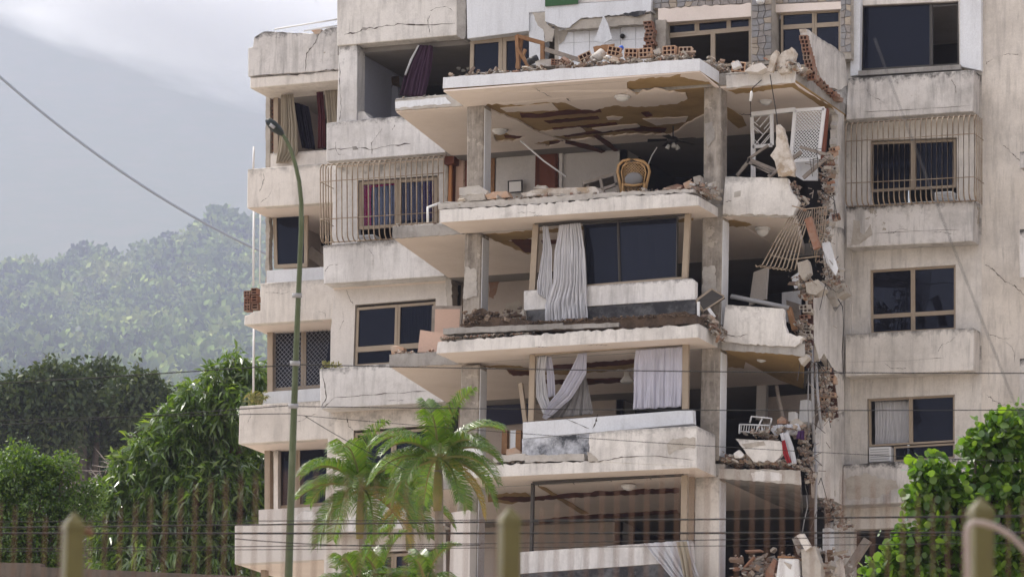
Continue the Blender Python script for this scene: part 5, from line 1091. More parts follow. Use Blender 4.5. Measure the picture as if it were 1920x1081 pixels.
# lattice shutters
def lattice(quad, Y, label, keep=1.0, sd=0, n=9):
    q = [py_(p, Y) for p in quad]; e = empty('lattice_shutter', q[3].lerp(q[2], .5), label, 'shutter')
    put(boxes('frame', [bar3(q[0], q[1], .07, .05), bar3(q[1], q[2], .07, .05), bar3(q[2], q[3], .07, .05), bar3(q[3], q[0], .07, .05)], 'frame_white'), e)
    rr = random.Random(sd)
    W = (q[1]-q[0]).length; H = (q[3]-q[0]).length; m_ = int(n*H/W)
    for i in range(-m_, n+1):
        for sg in (0, 1):
            a, b = i/n, i/n + H/W
            if sg: a, b = b, a
            lo, hi = 0.0, 1.0
            for bound in (0.0, 1.0):
                tt = (bound-a)/(b-a)
                if (bound == 0.0) == (b > a): lo = max(lo, tt)
                else: hi = min(hi, tt)
            if hi-lo > .03 and rr.random() < keep:
                if keep < 1: hi = lo+(hi-lo)*rr.uniform(.3, 1)
                put(boxes('lattice_strip', [bar3(bil(q, a+(b-a)*lo, lo)+Vector((0, .01+.012*sg, 0)), bil(q, a+(b-a)*hi, hi)+Vector((0, .01+.012*sg, 0)), (.016), .01)], 'frame_white'), e)
lattice([(1490, 207), (1545, 203), (1534, 298), (1482, 302)], .9, 'white lattice shutter tilted beside the cut flank wall', 1, 1)
lattice([(1409, 216), (1446, 212), (1447, 272), (1411, 275)], 1.0, 'white shutter with broken lattice right of the column', .38, 2)
thing(boxes('curtain_rail', [bar3(py_((1408, 214), .95), py_((1490, 205), .95), .09, .06)], 'frame_white'), 'white rail joining the two lattice shutters', 'rail')
thing(beam('door_stile', 'frame_white', (1411, 275), (1411, 332), 1.0, .08), 'white post below the broken lattice shutter', 'post')
thing(beam('brown_board', 'wood_red', (1549, 203), (1541, 300), .95, .09), 'dark red board along the tilted lattice shutter', 'board')
thing(T('white_board', 'plaster_blue', [(1490, 300), (1533, 302), (1532, 338), (1505, 338), (1492, 330)], 1.2, .05), 'white panel below the tilted lattice shutter', 'panel')
e = empty('trestle', py_((1450, 330), .4), 'broken grey-brown wooden trestle before the lattice shutters', 'trestle')
for a, b, w in (((1381, 329), (1406, 298), .06), ((1403, 298), (1452, 318), .07), ((1400, 303), (1448, 323), .05), ((1440, 331), (1502, 284), .07), ((1505, 333), (1552, 292), .07), ((1500, 275), (1552, 290), .06), ((1402, 298), (1440, 272), .05), ((1410, 308), (1446, 326), .04)): put(beam('leg' if w < .06 else 'rail', 'wood_grey', a, b, .5, w), e)
for k, (a, b) in enumerate((((1476, 268), (1510, 282)), ((1480, 272), (1512, 287)))): pass
# hanging broken burglar grille
e = empty('fallen_grille', py_((1500, 395), -.2), 'broken iron window grille hanging from the second right corner', 'grille')
for k in range(9):
    s = k/8; t_ = (1490+s*30, 393+s*3); b_ = (1419+s*62, 500+s*8)
    put(tube('bar', [py_(t_, .1), py_((t_[0]*.5+b_[0]*.5+2, t_[1]*.5+b_[1]*.5), -.2), py_((b_[0]+10, b_[1]-3), -.45), py_(b_, -.5), py_((b_[0]-2, b_[1]-3), -.3)], .014, 'iron_grille', None, 5), e)
for k in range(7): put(tube('bar', [py_((1523+k*4.5, 392-k*.5), .3), py_((1521+k*4, 440), .3), py_((1517+k*3, 455+k*9 % 40), .3)], .012, 'iron_grille', None, 5), e)
for P in ([(1444, 478), (1482, 487), (1520, 482), (1538, 480)], [(1485, 386), (1510, 392), (1550, 388)], [(1490, 420), (1520, 423), (1545, 420)]): put(tube('rail', [py_(p, -.25) for p in P], .014, 'iron_grille', None, 5), e)
# tilted tray at the right end of the third slab
e = empty('tilted_tray', py_((1335, 580), -.5), 'tan metal tray tipped up beside the right column', 'tray')
q = [py_((1305, 563), -.6), py_((1333, 542), -.2), py_((1357, 556), -.1), py_((1317, 582), -.5)]
put(boxes('base', [(q, (.02, .05, -.03))], 'frame_dark'), e)
for i in range(4): put(boxes('rim', [bar3(q[i], q[(i+1) % 4], .05, .06)], 'frame_tan'), e)
thing(beam('white_stake', 'frame_white', (1309, 565), (1309, 598), -.7, .05), 'white stake under the tan metal tray', 'stake')
thing(beam('broken_strip', 'frame_white', (1328, 578), (1339, 594), -.5, .06), 'white strip fallen beside the tan metal tray', 'strip')
thing(tube('metal_pole', [py_((1371, 555), .3), py_((1479, 577), .3)], .05, 'metal_grey', None, 8), 'grey metal pole lying across the third right opening', 'pole')
thing(beam('dark_plank', 'wood', (1478, 576), (1489, 618), .3, .1), 'dark plank standing right of the third right parapet', 'plank')
thing(T('leaning_slab', 'plaster_clean', [(1413, 510), (1440, 500), (1436, 560), (1404, 572)], 2.0, .08), 'grey-white panel leaning inside the room below the hanging grille', 'panel')
thing(T('mirror_panel', 'tile', [(1483, 520), (1500, 508), (1505, 536), (1490, 541)], 1.5, .04), 'small pale panel at the foot of the hanging grille', 'panel')
thing(T('dark_board', 'wood_grey', [(1474, 562), (1500, 570), (1500, 612), (1478, 605)], 2.2, .05), 'grey-brown board in front of the white tiled niche', 'board')
# pipes in the cut
for k, (P, rad, lb) in enumerate(((((1522, 648), (1524, 740), (1526, 830)), .035, 'thick grey riser pipe in the cut, left one'), (((1530, 680), (1533, 740), (1540, 802)), .03, 'slanting grey riser pipe right of the thick one'), (((1516, 690), (1515, 760), (1517, 820)), .015, 'thin pipe left of the thick riser pipe'), (((1528, 830), (1530, 900), (1529, 980), (1530, 1060)), .03, 'long grey pipe running down the lower cut'), (((1512, 928), (1514, 950), (1508, 975), (1504, 998)), .012, 'thin curling hose at the bottom of the cut'))):
    thing(tube('riser_pipe', [py_(p, .9) for p in P], rad, 'metal_grey', None, 8), lb, 'pipe')
thing(tube('leaning_conduit', [py_((1456, 723), 1.4), py_((1461, 752), 1.4), py_((1468, 781), 1.2)], .04, 'wood_grey', None, 6), 'leaning grey-brown post in the fourth right room', 'post')
for k, (P, Y, lb) in enumerate((([(1444, 140), (1447, 160), (1451, 185), (1456, 215), (1458, 235)], -.1, 'thin wire hanging from the terrace corner to the wall fragment'), ([(1428, 150), (1411, 165), (1407, 185), (1408, 220)], -.1, 'thin wire hanging beside the top right column'), ([(1571, 560), (1580, 575), (1582, 610), (1579, 660), (1581, 700)], 2.9, 'black cable looping down the pilaster of the right wing'), ([(1546, 455), (1560, 470), (1565, 490), (1572, 480)], .9, 'bent reinforcement wire right of the white tiled fragment'), ([(1502, 395), (1512, 420), (1520, 450), (1530, 500)], .2, 'twisted cable running through the hanging grille'), ([(1505, 850), (1512, 870), (1522, 880), (1528, 900)], .3, 'tangle wire in the lower cut'))):
    thing(tube('loose_wire', [py_(p, Y) for p in P], .010, 'cable', None, 5), lb, 'wire')
thing(tube('hanging_bottle', [py_((1409, 171), -.1), py_((1409, 176), -.1), py_((1407, 190), -.1)], [.02, .035, .03], 'white_plastic', None, 8), 'small white bottle hanging on a wire beside the top right column', 'bottle')
# steel reinforcement and splinters sticking out of the cut
r = random.Random(17)
for k in range(1): 
    V = []; F = []
    for i in range(40):
        c = py_((r.gauss(1530, 18), r.choice((330, 370, 470, 500, 540, 600, 660, 720, 790, 850, 900))+r.uniform(-30, 30)), r.uniform(.2, .9)); d = Vector((r.uniform(-1, 1), r.uniform(-1, .2), r.uniform(-1, 1))).normalized()*r.uniform(.08, .28)
        P = bar3(c, c+d, .014, .012); kk = len(V); V.extend(P[0]+vadd(P[0], P[1])); F.extend([[a+kk for a in f] for f in BOXF])
    tag(obj('splinters', V, F, 'wood_grey'), 'splinters, laths and steel ends sticking out of the cut flank wall', 'debris', None, 'stuff')
V = []; F = []; rb = random.Random(23)
for i in range(34):
    x, y = rb.choice(((1548, 300), (1552, 380), (1500, 395), (1545, 470), (1560, 540), (1510, 610), (1515, 660), (1545, 700), (1550, 780), (1515, 850), (1520, 905), (1545, 950), (1480, 340), (1340, 150), (1470, 590))); Yr = rb.uniform(.1, 1.2)
    p0 = py_((x+rb.gauss(0, 8), y+rb.gauss(0, 10)), Yr); p1 = p0+Vector((rb.uniform(-.25, .2), rb.uniform(-.4, 0), rb.uniform(-.1, .2))); p2 = p1+Vector((rb.uniform(-.2, .2), rb.uniform(-.2, .1), -rb.uniform(.1, .6)))
    for a_, b_ in ((p0, p1), (p1, p2)):
        P = bar3(a_, b_, .012, .012); kk = len(V); V.extend(P[0]+vadd(P[0], P[1])); F.extend([[q_+kk for q_ in f] for f in BOXF])
tag(obj('bent_reinforcement', V, F, 'frame_dark'), 'bent steel rods hanging from the broken floor edges', 'debris', None, 'stuff')
# drying rack, clothes, cupboard
e = empty('drying_rack', py_((1415, 815), .6), 'white folding drying rack on the fourth right floor', 'drying rack')
for a, b in (((1387, 795), (1443, 797)), ((1386, 808), (1440, 812)), ((1387, 795), (1386, 812)), ((1443, 797), (1440, 812)), ((1409, 780), (1447, 784)), ((1406, 792), (1409, 780)), ((1444, 797), (1447, 784)), ((1430, 782), (1416, 812)), ((1428, 798), (1432, 815))): put(tube('rail', [py_(a, .5), py_(b, .45)], .018, 'frame_white', None, 6), e)
for k in range(11): put(tube('rung', [py_((1391+k*4.8, 795), .5), py_((1389+k*4.8, 811), .45)], .008, 'frame_white', None, 5), e)
curtain('cloth_white', [((1447, 797), (1496, 794)), ((1445, 806), (1500, 804)), ((1452, 815), (1490, 814))], .2, 4, .06, 'heap of white laundry beside the drying rack', 41, nv=10)
curtain('cloth_white', [((1462, 812), (1478, 810)), ((1470, 840), (1488, 838)), ((1480, 872), (1492, 868))], -.16, 3, .03, 'white cloth with red print hanging over the broken parapet edge', 42, nu=24)
curtain('cloth_red', [((1466, 826), (1472, 824)), ((1468, 850), (1478, 848)), ((1476, 868), (1484, 866))], -.20, 2, .02, 'red patterned cloth over the broken parapet edge', 43, nu=14)
curtain('cloth_violet', [((1495, 808), (1508, 806)), ((1492, 822), (1508, 824))], .1, 2, .05, 'purple garment right of the white laundry', 44, nu=16, nv=8)
thing(T('cupboard', 'plaster_blue', [(1500, 750), (1516, 748), (1516, 790), (1497, 792)], 1.8, .4, bevel=.01), 'tall white cupboard at the right of the fourth right room', 'cupboard')
thing(T('white_box', 'white_plastic', [(1478, 772), (1490, 771), (1490, 788), (1478, 789)], 1.6, .3), 'small white box left of the tall cupboard', 'box')
e = empty('fridge', py_((1478, 1085), -.2), 'white appliance lying on the debris at the bottom of the cut', 'appliance')
put(T('body', 'white_plastic', [(1460, 1044), (1497, 1047), (1500, 1100), (1452, 1100)], -.35, .5, bevel=.02), e); put(T('lid', 'wood', [(1458, 1041), (1488, 1042), (1488, 1045), (1458, 1045)], -.37, .5), e)
thing(beam('debris_plank', 'plaster_cream', (1499, 1000), (1515, 1028), -.4, .14), 'pale plank propped above the white appliance', 'plank')
thing(chunk('wall_fragment', 'concrete', [(1486, 1010), (1496, 1002), (1506, 1030), (1496, 1040)], -.1, .3, 61), 'grey block behind the propped pale plank', 'rubble')
thing(chunk('wall_fragment', 'mortar', [(1503, 1030), (1528, 1022), (1540, 1060), (1540, 1100), (1505, 1100)], -.3, .3, 62), 'big beige wall lump right of the white appliance', 'rubble')
thing(chunk('wall_fragment', 'plaster_cream', [(1560, 1060), (1574, 1046), (1580, 1100), (1556, 1100)], .2, .3, 63), 'cream wedge of wall at the bottom of the cut', 'rubble')
thing(chunk('wall_fragment', 'brick', [(1436, 1070), (1450, 1046), (1456, 1050), (1448, 1100), (1436, 1100)], -.1, .3, 64), 'orange brick wedge left of the white appliance', 'rubble')
thing(T('blue_white_fridge', 'plaster_blue', [(1542, 990), (1556, 988), (1556, 1035), (1542, 1036)], 2.2, .3, bevel=.01), 'pale blue water heater in the lowest right room', 'appliance')
thing(beam('stair_beam', 'wood_grey', (1582, 1075), (1625, 1010), 2.4, .16), 'dark beam rising behind the leafy bush at the right', 'beam')
thing(tube('rust_pipe', [py_((828, 985), -.4), py_((824, 1100), -.4)], .05, 'rust_pipe', None, 8), 'rust-red pipe beside the palm trunk', 'pipe')
T('lower_pillar', 'plaster_clean', [(846, 960), (882, 955), (880, 1100), (842, 1100)], -1.0, .35, B)
# air conditioners
def ac(quad, Y, label):
    q = [py_(p, Y) for p in quad]; e = empty('air_conditioner', q[3].lerp(q[2], .5), label, 'air conditioner', 'window air conditioners')
    put(boxes('case', [(q, (0, .35, 0))], 'frame_white', bevel=.015), e)
    for k in range(5): put(boxes('louvre', [bar3(bil(q, .08, .18+k*.16)+Vector((0, -.012, 0)), bil(q, .92, .18+k*.16)+Vector((0, -.012, 0)), .012, .01)], 'metal_grey'), e)
ac([(1752, 360), (1787, 358), (1787, 375), (1752, 377)], YW-.15, 'white air conditioner in the barred right window')
ac([(1629, 838), (1670, 836), (1670, 864), (1629, 866)], YW-.05, 'white framed air conditioner in the lowest right-wing window')
ac([(671, 441), (702, 439), (702, 450), (671, 452)], YLW-.1, 'grey air conditioner under the barred left window')
# satellite dish, green board
e = empty('wall_lamp', py_((1426, 2), YT-.2), 'white globe lamp on the stone-clad pier', 'lamp')
ball2 = ball('globe', py_((1426, 1), YT-.22), .1, 'white_plastic', None, None); put(ball2, e) if False else (setattr(ball2, 'parent', e), setattr(ball2, 'matrix_parent_inverse', Matrix.Translation(e.location).inverted()))
thing(T('green_board', 'green_board', [(1022, -14), (1083, -18), (1083, 7), (1022, 12)], YT-.05, .04), 'dark green board above the broken beam', 'board')
thing(beam('leaning_strip', 'frame_tan', (975, 718), (984, 790), -.3, .09), 'tan leaning strip left of the third window post', 'strip')
for k, (x, sd) in enumerate(((946, 1), (962, 2), (972, 3))): thing(beam('door_slat', 'wood' if k != 1 else 'plaster_blue', (x, 806), (x-1, 850), .3, .12), ('brown board behind the palm, fourth floor', 'white board between two brown ones, fourth floor', 'brown board beside the peeled black planter')[k], 'board')
thing(chunk('wall_fragment', 'brick_pale', [(950, 842), (965, 838), (976, 846), (974, 856), (950, 856)], -.5, .2, 71), 'orange rubble lump beside the peeled black planter', 'rubble')
# ------------------------------------------------------------------ ground, hills, haze
def ground_z(d):   # rises from the photographer's street to the building's plot
    return 0 if d < 8 else 9*min(1, (d-8)/85)
gx = [-20000, -12000, -7000, -3000, -1500, -600, -200, -100, -50, -20, 0, 20, 50, 100, 200, 600, 1500, 3000, 7000, 12000, 20000]
gd = [-900, -60, -10, 0, 8, 15, 25, 40, 60, 80, 93, 120, 160, 250, 400, 700, 1400, 3000, 7000, 14000, 23000]
hd = Vector((FW.x, FW.y, 0)).normalized(); hr = Vector((hd.y, -hd.x, 0))
V = []; F = []
for d in gd:
    for x in gx:
        p = CAM + hd*d + hr*x; V.append(Vector((p.x, p.y, ground_z(d))))
for j in range(len(gd)-1):
    for i in range(len(gx)-1): a = j*len(gx)+i; F.append([a, a+1, a+len(gx)+1, a+len(gx)])
tag(obj('ground', V, F, 'ground'), 'pale dusty ground sloping up to the apartment block', None, None, 'structure')
def terrain(name, prof, base_y, d0, d1, mat, seed, nx=120, nv=26, rough=10, label=None):
    r = random.Random(seed); V = []; F = []
    xs = np.linspace(prof[0][0], prof[-1][0], nx); ys = np.interp(xs, [p[0] for p in prof], [p[1] for p in prof])
    ph = [(r.uniform(.002, .03), r.uniform(0, 6.28), r.uniform(.3, 1)) for _ in range(9)]
    grid = []
    for i in range(nx):
        row = []
        for j in range(nv):
            t = j/(nv-1); n = sum(a*math.sin(f*xs[i]+p+t*7*a) for f, p, a in ph)*rough
            y = base_y + (ys[i]-base_y)*t + n*(.35+.65*t)*.4
            row.append(at(xs[i], y, d0+(d1-d0)*t**1.15))
        bk = row[-1] + hd*(d1*.35); bk.z *= .35
        gr = row[0] - hd*(d0*.45); gr.z = 8.5
        grid.append([gr]+row+[bk])
    V = [p for row in grid for p in row]; m2 = nv+2
    for i in range(nx-1):
        for j in range(m2-1): a = i*m2+j; F.append([a, a+m2, a+m2+1, a+1])
    o = obj(name, V, F, mat, smooth=True); tag(o, label, None, None, 'structure'); return grid
hill = terrain('hill', [(-2500, 560), (-800, 540), (0, 545), (80, 522), (150, 510), (240, 494), (330, 470), (420, 446), (470, 440), (650, 425), (1200, 400), (2400, 420), (4000, 520)], 790, 3300, 5400, 'earth_green', 3, label='wooded hillside rising behind the trees')
mtn = terrain('mountain', [(-5000, 120), (-1500, -20), (-200, -60), (0, -70), (300, -60), (700, -20), (1300, 60), (2500, 40), (5000, 260)], 600, 6500, 9500, 'earth_green', 8, rough=9, label='steep wooded mountain fading into cloud')
# forest on the hill: thousands of crowns, each a loose cloud of leaf clumps
def leaf_mesh(name, P, N, L, W, mat, parent=None, droop=.0, seed=0, rnd_=False):
    """P centres, N length directions (unit), L, W: folded leaf = two quads"""
    rng = np.random.default_rng(seed); n = len(P)
    rnd = rng.normal(size=(n, 3)); S_ = np.cross(N, rnd); S_ /= np.linalg.norm(S_, axis=1)[:, None]+1e-9
    U = np.cross(S_, N); L = np.broadcast_to(L, n)[:, None]; W = np.broadcast_to(W, n)[:, None]
    tip = P + N*L; tip[:, 2] -= droop*L[:, 0]; mid = P + N*L*.5 + U*L*.05
    if rnd_:
        a = P+N*L*.22; b = P+N*L*.80
        V = np.stack([P, a+S_*W*.42, mid+S_*W*.52, b+S_*W*.40, tip, b-S_*W*.40, mid-S_*W*.52, a-S_*W*.42], 1).reshape(-1, 3); c = 8
    else:
        V = np.stack([P, mid+S_*W*.5, tip, mid-S_*W*.5], 1).reshape(-1, 3); c = 4
    F = np.arange(c*n).reshape(n, c)
    me = bpy.data.meshes.new(name); me.vertices.add(c*n); me.vertices.foreach_set('co', V.ravel().astype(np.float32))
    me.loops.add(c*n); me.loops.foreach_set('vertex_index', F.ravel().astype(np.int32))
    me.polygons.add(n); me.polygons.foreach_set('loop_start', np.arange(0, c*n, c, dtype=np.int32)); me.polygons.foreach_set('loop_total', np.full(n, c, np.int32))
    me.update(); me.validate(); me.materials.append(MATS[mat])
    o = bpy.data.objects.new(name, me); COL.objects.link(o)
    if parent: put(o, parent)
    return o
def unit(a): return a/(np.linalg.norm(a, axis=-1, keepdims=True)+1e-9)
rng = np.random.default_rng(11)
nc = 5200; P = []; Nn = []; Ls = []
ii = rng.integers(0, len(hill)-1, 20000); tt = rng.random(20000)
cnt = 0
for a, t in zip(ii, tt):
    f = t*(len(hill[0])-3)+1; j = int(f); p = hill[a][j].lerp(hill[a][j+1], f-j)
    q = hill[a+1][j].lerp(hill[a+1][j+1], f-j); p = p.lerp(q, rng.random())
    d = (p-CAM).dot(FW); sx = (p-CAM).dot(RT)/d*FPX+960
    if sx < -250 or sx > 760: continue
    R = float(np.clip(6.5*np.exp(rng.normal()*.5), 2.5, 19)); k = int(8.5*R)
    dirs = unit(rng.normal(size=(k, 3))); dirs[:, 2] = np.abs(dirs[:, 2])*1.0-.15
    rad = R*(.55+.5*rng.random(k))[:, None]
    c = np.array(p)+np.array([0, 0, R*.6]); P.append(c+dirs*rad*np.array([1, 1, 1.15])); Nn.append(unit(dirs+rng.normal(size=(k, 3))*.8)); Ls.append(np.full(k, R*.42))
    cnt += 1
    if cnt >= nc: break
P = np.concatenate(P); Nn = np.concatenate(Nn); Ls = np.concatenate(Ls)
tag(leaf_mesh('hillside_forest', P, Nn, Ls, Ls*.8, 'leaf_hill', seed=4), 'dense green forest covering the hillside', 'forest', None, 'stuff')
ztop = max(p.z for row in mtn for p in row)
c = CAM + hd*10500
hz = bpy.data.meshes.new('haze'); bmh = bmesh.new(); bmesh.ops.create_cube(bmh, size=1); bmh.to_mesh(hz); bmh.free()
ho = bpy.data.objects.new('haze', hz); COL.objects.link(ho)
ho.scale = (42000, 26000, ztop+12); ho.rotation_euler = (0, 0, YAW); ho.location = (c.x, c.y, (ztop+12)/2-1.5)
mh, th, bh = new_mat('haze'); th.nodes.remove(bh)
pv = nn(th, 'ShaderNodeVolumePrincipled'); pv.inputs['Density'].default_value = 8.6e-5; pv.inputs['Color'].default_value = (.72, .77, 1.0, 1); pv.inputs['Anisotropy'].default_value = .0
th.links.new(pv.outputs[0], th.nodes['Material Output'].inputs['Volume']); hz.materials.append(mh)
tag(ho, 'thin blue-grey haze lying over the hills', 'haze', None, 'stuff')

# cloud lying on the mountain ridge
cd = 6300.0
cm = bpy.data.meshes.new('cloud'); bmh = bmesh.new(); bmesh.ops.create_icosphere(bmh, subdivisions=3, radius=1); bmh.to_mesh(cm); bmh.free()
co = bpy.data.objects.new('cloud', cm); COL.objects.link(co); cc = at(380, -22, cd); co.location = cc; co.scale = (435, 290, 112); co.rotation_euler = (0, math.radians(15), YAW)
mc, tcn, bcn = new_mat('cloud'); tcn.nodes.remove(bcn)
g_ = nn(tcn, 'ShaderNodeTexCoord'); ln_ = nn(tcn, 'ShaderNodeVectorMath', operation='LENGTH'); tcn.links.new(g_.outputs['Object'], ln_.inputs[0])
nz_ = nn(tcn, 'ShaderNodeTexNoise'); nz_.inputs['Scale'].default_value = 2.6; nz_.inputs['Detail'].default_value = 6; tcn.links.new(g_.outputs['Object'], nz_.inputs['Vector'])
sb = nn(tcn, 'ShaderNodeMath', operation='SUBTRACT'); sb.inputs[0].default_value = 1.05; tcn.links.new(ln_.outputs['Value'], sb.inputs[1])
ad = nn(tcn, 'ShaderNodeMath', operation='MULTIPLY_ADD'); tcn.links.new(nz_.outputs['Fac'], ad.inputs[0]); ad.inputs[1].default_value = 1.4; ad.inputs[2].default_value = -.85
a2 = nn(tcn, 'ShaderNodeMath', operation='ADD'); tcn.links.new(sb.outputs[0], a2.inputs[0]); tcn.links.new(ad.outputs[0], a2.inputs[1])
mr_ = nn(tcn, 'ShaderNodeMapRange'); mr_.inputs[1].default_value = .02; mr_.inputs[2].default_value = .5; mr_.inputs[4].default_value = .019; tcn.links.new(a2.outputs[0], mr_.inputs[0])
pc = nn(tcn, 'ShaderNodeVolumePrincipled'); pc.inputs['Color'].default_value = (1, 1, 1, 1); pc.inputs['Anisotropy'].default_value = .45; tcn.links.new(mr_.outputs[0], pc.inputs['Density'])
tcn.links.new(pc.outputs[0], tcn.nodes['Material Output'].inputs['Volume']); cm.materials.append(mc)
tag(co, 'white cloud lying on the mountain ridge', 'cloud', None, 'stuff')
# ------------------------------------------------------------------ street lamp, cables
DP = 60.0
base = at(541, 1200, DP); gz = ground_z(DP)
e = empty('street_lamp', Vector((base.x, base.y, gz)), 'tall green street lamp pole with curved arm and dark lamp head', 'street lamp')
pp = [(541, 1300, 10), (541, 1081, 9.5), (545, 960, 8.8), (549, 830, 8.2), (553, 720, 7.6), (558, 590, 6.6), (562, 500, 6.2), (565, 430, 6), (565, 380, 5.6), (561, 340, 5.2), (553, 305, 4.8), (545, 280, 4.6), (537, 263, 4.2), (528, 250, 3.8)]
P = [at(x, y, DP) for x, y, _ in pp]; P[0] = Vector((P[1].x+.03, P[1].y, gz))
put(tube('pole', P, [w*.8/FPX*DP for _, _, w in pp], 'pole_green', None, 14), e)
hc = [(531, 254, 2.5), (527, 249, 6.5), (520, 243, 9), (511, 234, 9.5), (503, 227, 7), (498, 225, 2)]
o = tube('lamp_head', [at(x, y, DP) for x, y, _ in hc], [w/FPX*DP for _, _, w in hc], 'lamp_head', None, 12); put(o, e)
put(tube('lens', [at(515, 240, DP-.05), at(506, 233, DP-.05)], [.018, .02], 'metal_grey', None, 8), e)
for y in (553, 680, 760): put(tube('clamp', [at(552 + (5 if y < 600 else 1 if y < 700 else -2), y-4, DP), at(552 + (5 if y < 600 else 1 if y < 700 else -2), y+5, DP)], 9.5/FPX*DP, 'metal_grey', None, 10), e)
def cable(pts, dist, rpx, label, mat='cable', d2=None, group='overhead cables'):
    n = 40; xs = np.linspace(pts[0][0], pts[-1][0], n); cs = np.polyfit([p[0] for p in pts], [p[1] for p in pts], min(2, len(pts)-1)); P = []
    for x in xs:
        t = (x-xs[0])/(xs[-1]-xs[0]); d = dist if d2 is None else dist+(d2-dist)*t; P.append(at(x, float(np.polyval(cs, x)), d))
    thing(tube('overhead_cable', P, rpx/FPX*dist, mat, None, 5), label, 'cable', group)
cable([(-300, 735), (0, 718), (300, 700), (553, 683)], DP, 1.1, 'thin cable from the left edge to the upper clamp of the lamp pole')
cable([(553, 683), (900, 690), (1300, 696), (2300, 698)], DP, 1.0, 'thin cable from the upper clamp of the lamp pole to the right edge')
cable([(-300, 810), (0, 798), (300, 775), (550, 760)], DP, .9, 'thin cable from the left edge to the lower clamp of the lamp pole')
cable([(550, 761), (900, 766), (1300, 768), (2300, 765)], DP, .9, 'thin cable from the lower clamp of the lamp pole to the right edge')
cable([(-300, 800), (0, 788), (300, 779), (548, 775)], DP, .8, 'faint cable just below the lower clamp, left of the pole')
cable([(550, 776), (800, 800), (1100, 820), (1500, 845), (2000, 868)], DP, .6, 'faint cable sinking to the right from the pole')
cable([(570, 778), (640, 820), (760, 880)], DP, .7, 'slanting thin cable below the pole clamp towards the palms')
for k, (y0, y1, w, lb) in enumerate(((988, 978, 1.6, 'thick black cable just above the lower pair'), (997, 1004, 2.0, 'thickest black cable in the lower bundle'), (976, 972, .8, 'thin upper cable of the lower bundle'), (1027, 1000, .9, 'sagging thin cable of the lower bundle'), (1032, 1020, .7, 'lowest thin cable of the lower bundle'))):
    cable([(-300, y0+3), (0, y0), (960, (y0+y1)/2+(4 if k == 3 else -1)), (1920, y1-6*(k < 2)-18*(k == 0)), (2200, y1-8)], 48+k*1.5, w, lb)
cable([(440, 1009), (560, 1018), (700, 1023), (900, 1021)], 48, 1.0, 'short cable sagging past the lamp pole near the balcony')
cable([(-60, 95), (0, 138), (150, 268), (300, 370), (470, 462), (640, 530)], 190, 2.8, 'thick grey cable slanting across the mountain', 'cable_grey', None, 'distant cables')
cable([(1640, 70), (1700, 230), (1750, 380), (1800, 490), (1880, 690), (1960, 900)], 26, 1.0, 'blurred cable slanting down over the right wing', 'cable_dim', None, 'near blurred cables')

# ------------------------------------------------------------------ palms
def frond(P, d0, length, droop, nl, ll, mat_i, out, rng, twist=0):
    """rachis from P, direction d0 bending down; leaflets in two rows"""
    V, F, M, RV, RF = out; n = 12; p = np.array(P, float); d = np.array(d0, float); pts = [p.copy()]; ds = [d.copy()]
    for i in range(n):
        d = d + np.array([0, 0, -droop*(.4+i/n)/n*2]); d /= np.linalg.norm(d); p = p + d*length/n; pts.append(p.copy()); ds.append(d.copy())
    pts = np.array(pts); ds = np.array(ds)
    # rachis: a thin three-sided strip
    for i in range(n):
        w0 = .022*(1-i/n)+.005; s = np.cross(ds[i], [0, 0, 1]); s /= np.linalg.norm(s)+1e-9; k = len(RV)
        RV.extend([pts[i]+s*w0, pts[i]-s*w0, pts[i+1]-s*w0*.85, pts[i+1]+s*w0*.85, pts[i]-np.array([0, 0, w0*1.6]), pts[i+1]-np.array([0, 0, w0*1.4])]); RF.extend([[k, k+1, k+2, k+3], [k, k+4, k+5, k+3], [k+1, k+4, k+5, k+2]])
    for j in range(nl):
        t = .14+.86*(j+.5)/nl; f = t*n; i = min(int(f), n-1); q = pts[i]+(pts[i+1]-pts[i])*(f-i); dd = ds[i]
        s = np.cross(dd, [0, 0, 1]); s /= np.linalg.norm(s)+1e-9; u = np.cross(s, dd)
        L = ll*(.45+1.0*math.sin(math.pi*min(1, .12+.80*t)))*rng.uniform(.85, 1.1)
        for sg in (1, -1):
            a = dd*(.55+.35*t)+s*sg*.85+u*(.42+rng.uniform(-.12, .12)); a /= np.linalg.norm(a)
            mid = q+a*L*.5; a2 = a+np.array([0, 0, -.7-rng.uniform(0, .6)]); a2 /= np.linalg.norm(a2); tip = mid+a2*L*.5
            wv = dd*.0072*(1+ll); k = len(V)
            V.extend([q-wv*.5, q+wv*.5, mid+wv*.9, mid-wv*.9, tip]); F.extend([[k, k+1, k+2, k+3], [k+3, k+2, k+4]])
